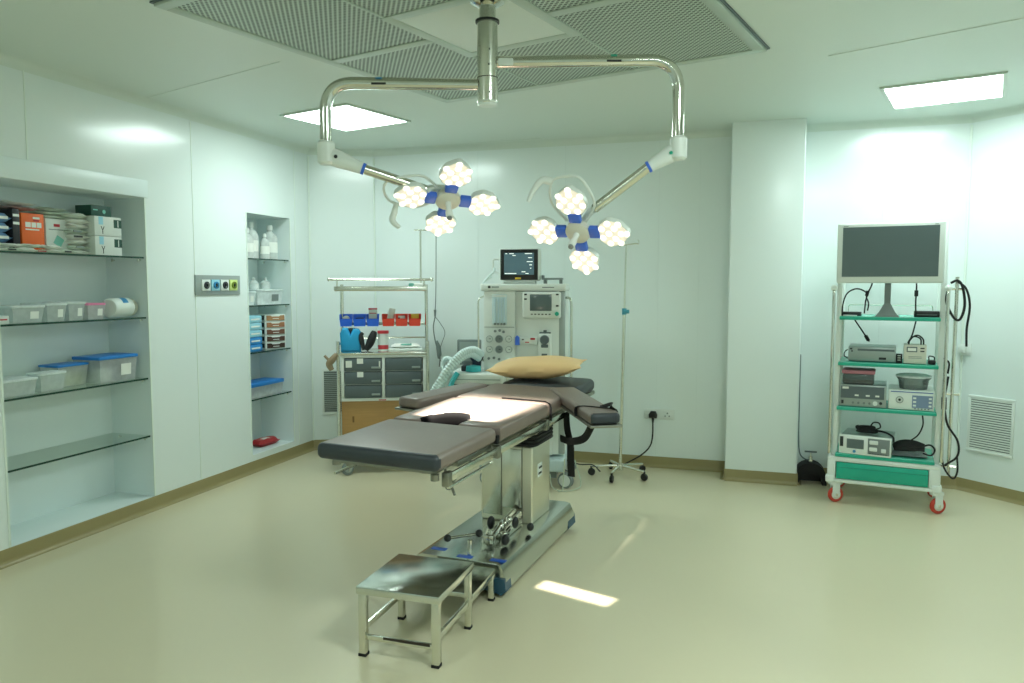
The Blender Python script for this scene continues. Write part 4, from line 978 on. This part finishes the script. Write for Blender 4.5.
t = thing('cable_bundle', 'black and grey cables hung over the side pole of video trolley', 'cable', cl(.66, .04, 1.56), -9)
b = MB(RUB)
b.tube(spline([(-.05, -.01, -.02), (-.06, -.02, -.12), (-.02, -.03, -.22), (.02, -.03, -.24), (.045, -.02, -.15), (.03, -.02, -.03), (.0, -.02, .015), (-.04, -.02, 0)], 8), .008, 8)
b.tube(spline([(.0, -.02, .01), (.05, -.02, -.04), (.075, -.01, -.15), (.065, .01, -.3), (.07, .04, -.42)], 8), .007, 8)
b.tube(spline([(-.03, -.02, -.62), (-.04, -.03, -.7), (-.05, -.03, -.78), (-.04, -.02, -.86), (-.02, -.02, -.95), (.04, -.02, -1.05), (.04, -.03, -1.15), (-.03, -.02, -1.22)], 8), .007, 8)
b.tube(spline([(-.06, -.02, -.50), (-.03, -.03, -.53), (-.035, -.03, -.6)], 5), .006, 8)
b.tube(spline([(-.05, -.03, -1.16), (-.03, -.04, -1.24), (.02, -.04, -1.3), (.045, -.03, -1.25), (.04, -.02, -1.15)], 6), .006, 8)
b.build('cable', t)
b = MB(BLACK); b.cyl((-.05, -.03, -.76), (-.048, -.03, -.84), .016, 10); b.build('connector', t)
vm = thing('video_monitor', 'wide white framed monitor switched off on top of the video trolley', 'monitor', cl(.25, .20, 1.331), -9)
b = MB(WHITE); b.box(-.322, .327, -.245, -.195, .228, .635, .012, 3); b.use(LGREY); b.box(-.2, .2, -.196, -.17, .30, .56, .01); b.use(GREY); b.box(-.285, -.255, -.247, -.244, .613, .617); b.box(.265, .285, -.247, -.244, .613, .617); b.build('bezel', vm)
b = MB(SCREEN); b.box(-.288, .293, -.248, -.243, .272, .608); b.build('screen', vm)
b = MB(GREY); b.box(-.02, .02, -.18, -.15, .0, .36, .006); b.raw([(-.075, -.20, .0), (.075, -.20, .0), (.075, -.05, .0), (-.075, -.05, .0), (-.05, -.19, .03), (.05, -.19, .03), (.05, -.07, .03), (-.05, -.07, .03), (-.02, -.18, .09), (.02, -.18, .09), (.02, -.15, .09), (-.02, -.15, .09)],
    [(0, 1, 2, 3), (0, 1, 5, 4), (1, 2, 6, 5), (2, 3, 7, 6), (3, 0, 4, 7), (4, 5, 9, 8), (5, 6, 10, 9), (6, 7, 11, 10), (7, 4, 8, 11), (8, 9, 10, 11)]); b.build('stand', vm)
b = MB(RUB)
b.tube(spline([(-.09, -.17, .26), (-.105, -.2, .2), (-.13, -.2, .14), (-.115, -.2, .09), (-.12, -.21, .04)], 6), .005, 8)
b.tube(spline([(-.14, -.2, .02), (-.135, -.2, .1), (-.13, -.2, .16), (-.19, -.2, .19), (-.25, -.2, .16), (-.275, -.21, .09), (-.28, -.2, .03)], 6), .005, 8); b.cyl((-.13, -.2, .14), (-.122, -.2, .175), .011, 8)
b.tube(spline([(.17, -.17, .26), (.172, -.2, .2), (.17, -.2, .12), (.172, -.2, .05), (.18, -.19, .02)], 6), .005, 8); b.cyl((.172, -.2, .14), (.172, -.2, .18), .012, 8)
b.build('cable', vm)
def on_ct(o, x, y, z, yaw=-9): return place(o, cl(x, y, z), yaw)
b = MB(BLACK); b.box(-.065, .065, 0, .1, 0, .028, .004); b.use(PLAST); b.box(-.05, .04, -.025, -.005, .0, .008, .003)
on_ct(tag(b.build('set_top_box'), 'black adapter box at left end of trolley top shelf', 'adapter'), .025, .045, 1.331)
b = MB(BLACK); b.box(-.075, .075, 0, .12, 0, .04, .004); b.use(GREY); b.box(-.06, .06, -.001, .004, .014, .018)
on_ct(tag(b.build('set_top_box'), 'black recorder box at right end of trolley top shelf', 'recorder'), .49, .03, 1.331)
t = thing('camera_processor', 'grey metal control unit on the second trolley shelf', 'control unit', cl(.165, .05, 1.011), -9)
b = MB(LGREY); b.box(-.15, .15, 0, .3, .006, .105, .004); b.use(DGREY); b.box(-.09, .14, -.002, .004, .078, .092); b.use(INK); b.box(.045, .09, -.002, .004, .02, .036); b.box(-.14, -.125, -.002, .004, .085, .095); b.box(-.132, -.12, -.002, .004, .07, .078); b.build('housing', t)
b = MB(RUB); b.tube(spline([(-.15, .02, .02), (-.175, 0, .04), (-.17, .0, .07), (-.155, .03, .08)], 5), .004, 6); b.tube(spline([(-.14, .12, .32), (-.10, .1, .26), (-.04, .08, .17), (-.02, .07, .14)], 6), .005, 8); b.cyl((-.045, .08, .18), (-.025, .072, .145), .012, 8); b.build('cable', t)
t = thing('voltage_stabilizer', 'cream voltage stabilizer with meter on the second trolley shelf', 'stabilizer', cl(.43, .03, 1.011), -9)
b = MB(CREAM); b.box(-.068, .068, 0, .16, .004, .13, .004); b.use(INK); b.box(.03, .055, -.002, .004, .105, .113); b.box(.03, .055, -.002, .004, .085, .093); b.use(GREY)
for z in (.04, .05): b.box(-.04, .04, -.001, .004, z, z+.003)
b.build('housing', t)
b = MB(DGREY); b.box(-.052, .012, -.003, .004, .082, .118, .002); b.use(PAPER); b.box(-.045, .005, -.004, .0, .09, .11); b.build('meter', t)
b = MB(RUB); b.tube(spline([(-.04, .05, .13), (-.03, .04, .17), (.01, .04, .195), (.045, .04, .17), (.05, .05, .13)], 6), .005, 8); b.tube(spline([(-.04, .05, .15), (-.01, .05, .185), (.03, .06, .17), (.035, .06, .13)], 6), .005, 8); b.tube(spline([(-.045, .05, .14), (-.02, .04, .2), (.0, .04, .3)], 6), .005, 8); b.build('cable', t)
b = MB(BLACK); b.box(-.02, .02, 0, .03, 0, .065, .004); b.use(PAPER)
for z in (.02, .035, .05): b.box(-.01, .01, -.001, .003, z, z+.004)
on_ct(tag(b.build('socket_block'), 'small black socket block left of the cream stabilizer', 'socket block'), .335, .06, 1.011)
t = thing('power_adapter', 'black power adapter with lead right of the cream stabilizer', 'adapter', cl(.535, .05, 1.011), -9)
b = MB(BLACK); b.box(-.025, .02, 0, .06, 0, .028, .005); b.build('adapter_body', t); b = MB(RUB); b.tube(spline([(-.02, .02, .028), (-.02, .02, .055), (.01, .02, .05), (.012, .02, .028)], 5), .004, 6); b.build('cable', t)
t = thing('light_source', 'dark grey fronted light source unit on the third trolley shelf', 'control unit', cl(.117, .02, .696), -9)
b = MB(LGREY); b.box(-.148, .148, 0, .34, .004, .155, .004); b.use(DGREY); b.box(-.14, .135, -.002, .004, .06, .145); b.use(PAPER)
for x in (-.05, .02, .08): b.box(x, x+.025, -.0035, .0, .077, .088)
b.box(-.13, -.09, -.0035, 0, .125, .14); b.use(INK); b.box(-.135, -.12, -.003, .003, .02, .045); b.cyl((.115, 0, .035), (.115, -.012, .035), .01, 12); b.use(GREY)
for x in (-.06, -.025, .01, .045): b.cyl((x, 0, .03), (x, -.01, .03), .008, 10)
b.use(PLAST); b.cyl((.08, 0, .032), (.08, -.012, .032), .015, 14); b.build('housing', t)
t = thing('insufflator', 'white and blue control unit with round dial on the third trolley shelf', 'control unit', cl(.417, .015, .696), -9)
b = MB(WHITE); b.box(-.137, .137, 0, .32, .004, .137, .005); b.use(mat('blue_line', (60, 90, 160), .4)); b.box(-.125, .13, -.002, .004, .122, .128); b.use(mat('blue_grey_face', (120, 140, 170), .4)); b.box(.005, .128, -.002, .004, .02, .105)
b.use(WHITE)
for z in (.03, .055, .08): b.box(.012, .03, -.0035, 0, z, z+.012); b.box(.105, .122, -.0035, 0, z, z+.012)
b.use(INK)
for i in range(5): b.box(.02+i*.02, .03+i*.02, -.003, 0, .012, .017)
b.build('housing', t)
b = MB(LGREY); Tq = Matrix.Translation((-.07, -.001, .07)) @ Matrix.Rotation(R(90), 4, 'X'); b.lathe([(.018, .0), (.024, .0), (.024, .004), (.018, .004)], 20, Tq); b.use(INK); b.lathe([(0, .006), (.008, .006), (.009, 0)], 14, Tq); b.build('dial', t)
t = thing('storage_box', 'clear box with pink lid on top of the dark light source unit', 'box', cl(.085, .03, .852), -9)
b = MB(glassy('smoky_plastic', (170, 176, 176), .15, .1, .3, (120, 124, 124))); b.box(-.10, .10, 0, .2, 0, .075, .012); b.build('box_body', t); b = MB(mat('dusty_pink', (176, 112, 124), .5)); b.box(-.106, .106, -.006, .206, .075, .10, .006); b.build('lid', t)
t = thing('plastic_bowl', 'clear lidded bowl on top of the white and blue control unit', 'bowl', cl(.43, .13, .835), -9)
b = MB(glassy('bowl_plastic', (190, 198, 196), .2, .1, .3, (150, 158, 156))); b.lathe([(0, 0), (.085, 0), (.095, .06), (.108, .075), (.108, .082)], 28); b.build('bowl_body', t); b = MB(MILKY); b.lathe([(.112, .08), (.112, .09), (.09, .098), (0, .1)], 28); b.build('lid', t)
t = thing('electrosurgical_unit', 'white control unit with small screen on the lowest trolley shelf', 'control unit', cl(.142, .0, .363), -15)
b = MB(LGREY); b.box(-.16, .16, .008, .32, .006, .13, .006); b.use(WHITE); b.box(-.167, .167, -.006, .012, 0, .135, .006); b.use(INK); b.box(-.16, -.138, -.008, 0, .05, .12); b.use(GREY); b.box(.02, .158, -.008, 0, .012, .123, .003)
b.use(PLAST)
for x, z, w in ((.03, .082, .055), (.03, .035, .05), (.105, .03, .03)): b.box(x, x+w, -.014, -.004, z, z+.028, .006)
b.use(INK)
for i in range(7): b.box(.03+i*.017, .042+i*.017, -.0095, -.006, .015, .019)
b.use(BLUEI); b.cyl((-.065, -.006, .022), (-.065, -.012, .022), .010, 12, ); b.build('housing', t)
b = MB(SCREEN); b.box(-.115, -.005, -.009, 0, .042, .108); b.build('screen', t)
t = thing('cable_coil', 'coiled black cable lying on the lowest white control unit', 'cable', cl(.17, .12, .4985), -9)
b = MB(RUB)
for i in range(4): b.tube([(.05*math.cos(a*.5236)*(1.3-.1*i)-.02, .04*math.sin(a*.5236), .012+.011*i) for a in range(12)], .0065, 8, closed=True)
b.tube(spline([(-.06, -.03, .02), (-.085, -.03, .045), (-.07, -.03, .05)], 5), .011, 8); b.tube(spline([(0, -.04, .05), (.02, -.04, .085), (.055, -.04, .085), (.065, -.04, .055), (.04, -.04, .04)], 6), .005, 8); b.tube(spline([(.04, -.03, .03), (.1, -.06, .025), (.145, -.1, .005), (.15, -.12, -.03)], 6), .007, 8); b.build('coil', t)
t = thing('plastic_packet', 'crumpled clear packet at right on the lowest trolley shelf', 'packet', cl(.42, .03, .363), -9)
b = packet(.22, .2, .03, mat('clear_film', (140, 150, 152), .2, 0, .3, 40, bump=.6, bscale=60), 300); b.build('film', t)
t = thing('cable_bag', 'black cable bundle lying on the clear packet, lowest trolley shelf', 'cable', cl(.42, .07, .395), -9)
b = MB(RUB); b.tube(spline([(-.10, 0, .03), (-.05, .0, .045), (.02, 0, .05), (.09, 0, .045)], 6), [(.02+.022*math.sin(math.pi*(i+1)/20),)*2 for i in range(19)], 12)
for i in range(3): b.tube(spline([(-.09+.01*i, -.03, .025+.01*i), (.0, -.04, .03+.012*i), (.09, -.03, .028+.014*i)], 6), .008, 8)
b.tube(spline([(.07, -.02, .05), (.12, -.03, .07), (.15, -.03, .04), (.13, -.03, .0), (.08, -.03, .01)], 6), .006, 8); b.tube(spline([(.0, .0, .08), (.05, .0, .13), (.075, .0, .2), (.07, .0, .27)], 6), .005, 8); b.build('bundle', t)

# black stand between column and video trolley
t = thing('floor_stand', 'black dome shaped floor stand with pipe valve beside the column', 'stand', (.475, 6.27, 0), 0)
b = MB(RUB)
prof2 = []
W_ = .115
for i in range(13):
    a = math.pi*i/12; prof2.append((-W_*math.cos(a), .02+.15*math.sin(a)**.7))
inner = [(x*.72, z*.62-.01) for x, z in prof2][::-1]
b.prism([(-W_, 0)]+prof2+[(W_, 0), (W_*.72, 0)]+inner[0:]+[(-W_*.72, 0)], 0, .14, T=Matrix(((1, 0, 0, 0), (0, 0, -1, .07), (0, 1, 0, 0), (0, 0, 0, 1)))); b.build('dome', t)
b = MB(BLACK); b.box(-.083, .083, .06, .07, 0, .1); b.build('back_plate', t)
b = MB(STEEL); b.cyl((0, 0, .15), (0, 0, .21), .014, 12); b.cyl((0, -.01, .18), (0, -.03, .18), .012, 10); b.cyl((0, 0, .205), (0, 0, .245), .006, 8); b.use(DGREY); b.box(-.045, .045, -.008, .008, .24, .252, .003); b.build('valve', t)
b = MB(DGREY); b.tube(spline([(0, 0, .18), (-.04, 0, .185), (-.08, .0, .23), (-.09, .03, .35), (-.09, .06, .6), (-.09, .08, 1.0)], 8), .005, 8); b.build('hose', t)

# ------------------------------------------------------------------ lights
def spot(name, loc, target, energy, size, blend, color, sc=(1, 1, 1), rad=.05, roll=0.):
    l = bpy.data.lights.new(name, 'SPOT'); l.energy = energy; l.spot_size = R(size); l.spot_blend = blend; l.color = color; l.shadow_soft_size = rad
    o = bpy.data.objects.new(name, l); col.objects.link(o); o.location = loc
    d = V3(target)-V3(loc); q = d.to_track_quat('-Z', 'Y'); o.rotation_euler = (q.to_matrix().to_4x4() @ Matrix.Rotation(R(roll), 4, 'Z')).to_euler(); o.scale = sc
    return o
def area(x, y, power):
    l = bpy.data.lights.new('fill_lamp', 'AREA'); l.shape = 'SQUARE'; l.size = .63; l.energy = power; l.color = (.86, 1., .965)
    o = bpy.data.objects.new('fill_lamp', l); col.objects.link(o); o.location = (x, y, 2.77); o.rotation_euler = (0, 0, R(-15))
area(-2.2, .6, 15); area(.75, 1.75, 52)  # added fill lamps out of view, brightening the front of the room
WARM = (1., .92, .78)
def beam(loc, target, energy, hx, y0, y1, sx, s0, s1, yaw):
    """spot beam with a rectangular aperture: half width hx, from y0 to y1 (tangents), soft edges"""
    o = spot('stand_in_beam', loc, target, energy, 70, .1, WARM, rad=.008)
    d = V3(target)-V3(loc); zz = -d.normalized(); yy = V3((-math.sin(R(yaw)), math.cos(R(yaw)), 0)); yy = (yy-zz*yy.dot(zz)).normalized(); xx = yy.cross(zz)
    o.rotation_euler = Matrix((xx, yy, zz)).transposed().to_euler()
    l = o.data; l.use_nodes = True; nt = l.node_tree; N = nt.nodes; L = nt.links; em = N['Emission']
    tc = N.new('ShaderNodeTexCoord'); sp = N.new('ShaderNodeSeparateXYZ'); L.new(tc.outputs['Normal'], sp.inputs[0])
    def math_(op, a, b=None):
        n = N.new('ShaderNodeMath'); n.operation = op
        for k, v in enumerate((a, b)):
            if v is None: continue
            if isinstance(v, (int, float)): n.inputs[k].default_value = v
            else: L.new(v, n.inputs[k])
        return n.outputs[0]
    az = math_('ABSOLUTE', sp.outputs['Z'])
    tx = math_('ABSOLUTE', math_('DIVIDE', sp.outputs['X'], az)); ty = math_('DIVIDE', sp.outputs['Y'], az)
    def edge(v, a, b):
        n = N.new('ShaderNodeMapRange'); n.interpolation_type = 'SMOOTHSTEP'; n.inputs['From Min'].default_value = a; n.inputs['From Max'].default_value = b; L.new(v, n.inputs['Value']); return n.outputs['Result']
    f = math_('MULTIPLY', math_('MULTIPLY', edge(tx, hx+sx, hx-sx), edge(ty, y0-s0, y0+s0)), edge(ty, y1+s1, y1-s1))
    L.new(f, em.inputs['Strength'])
    return o
beam((-1.40, 3.42, 1.66), (-1.374, 3.72, .9), 600, .28, -.33, .34, .07, .04, .16, -5)  # stand-in spot shaped to the surgical light's bright patch on the seat
beam((-.86, 3.32, 1.55), (-.81, 3.63, 0), 330, .13, -.034, .034, .014, .016, .012, -17)  # added spot, shaped to lay the bright streak on the floor

w = bpy.data.worlds.new('world'); scene.world = w; w.use_nodes = True
w.node_tree.nodes['Background'].inputs['Color'].default_value = (.75, .9, .84, 1); w.node_tree.nodes['Background'].inputs['Strength'].default_value = .3

# ------------------------------------------------------------------ camera
cd = bpy.data.cameras.new('camera'); cam = bpy.data.objects.new('camera', cd); col.objects.link(cam)
cd.sensor_width = 36; cd.lens = 756.758/1024*36; cd.clip_start = .05
cam.location = (0, 0, 1.55); cam.rotation_euler = (R(90-4.3076), 0, R(17.4827)); scene.camera = cam
scene.cycles.diffuse_bounces = 8; scene.cycles.max_bounces = 14; scene.cycles.transparent_max_bounces = 16
scene.view_settings.view_transform = 'Standard'; scene.view_settings.look = 'None'; scene.view_settings.exposure = 0
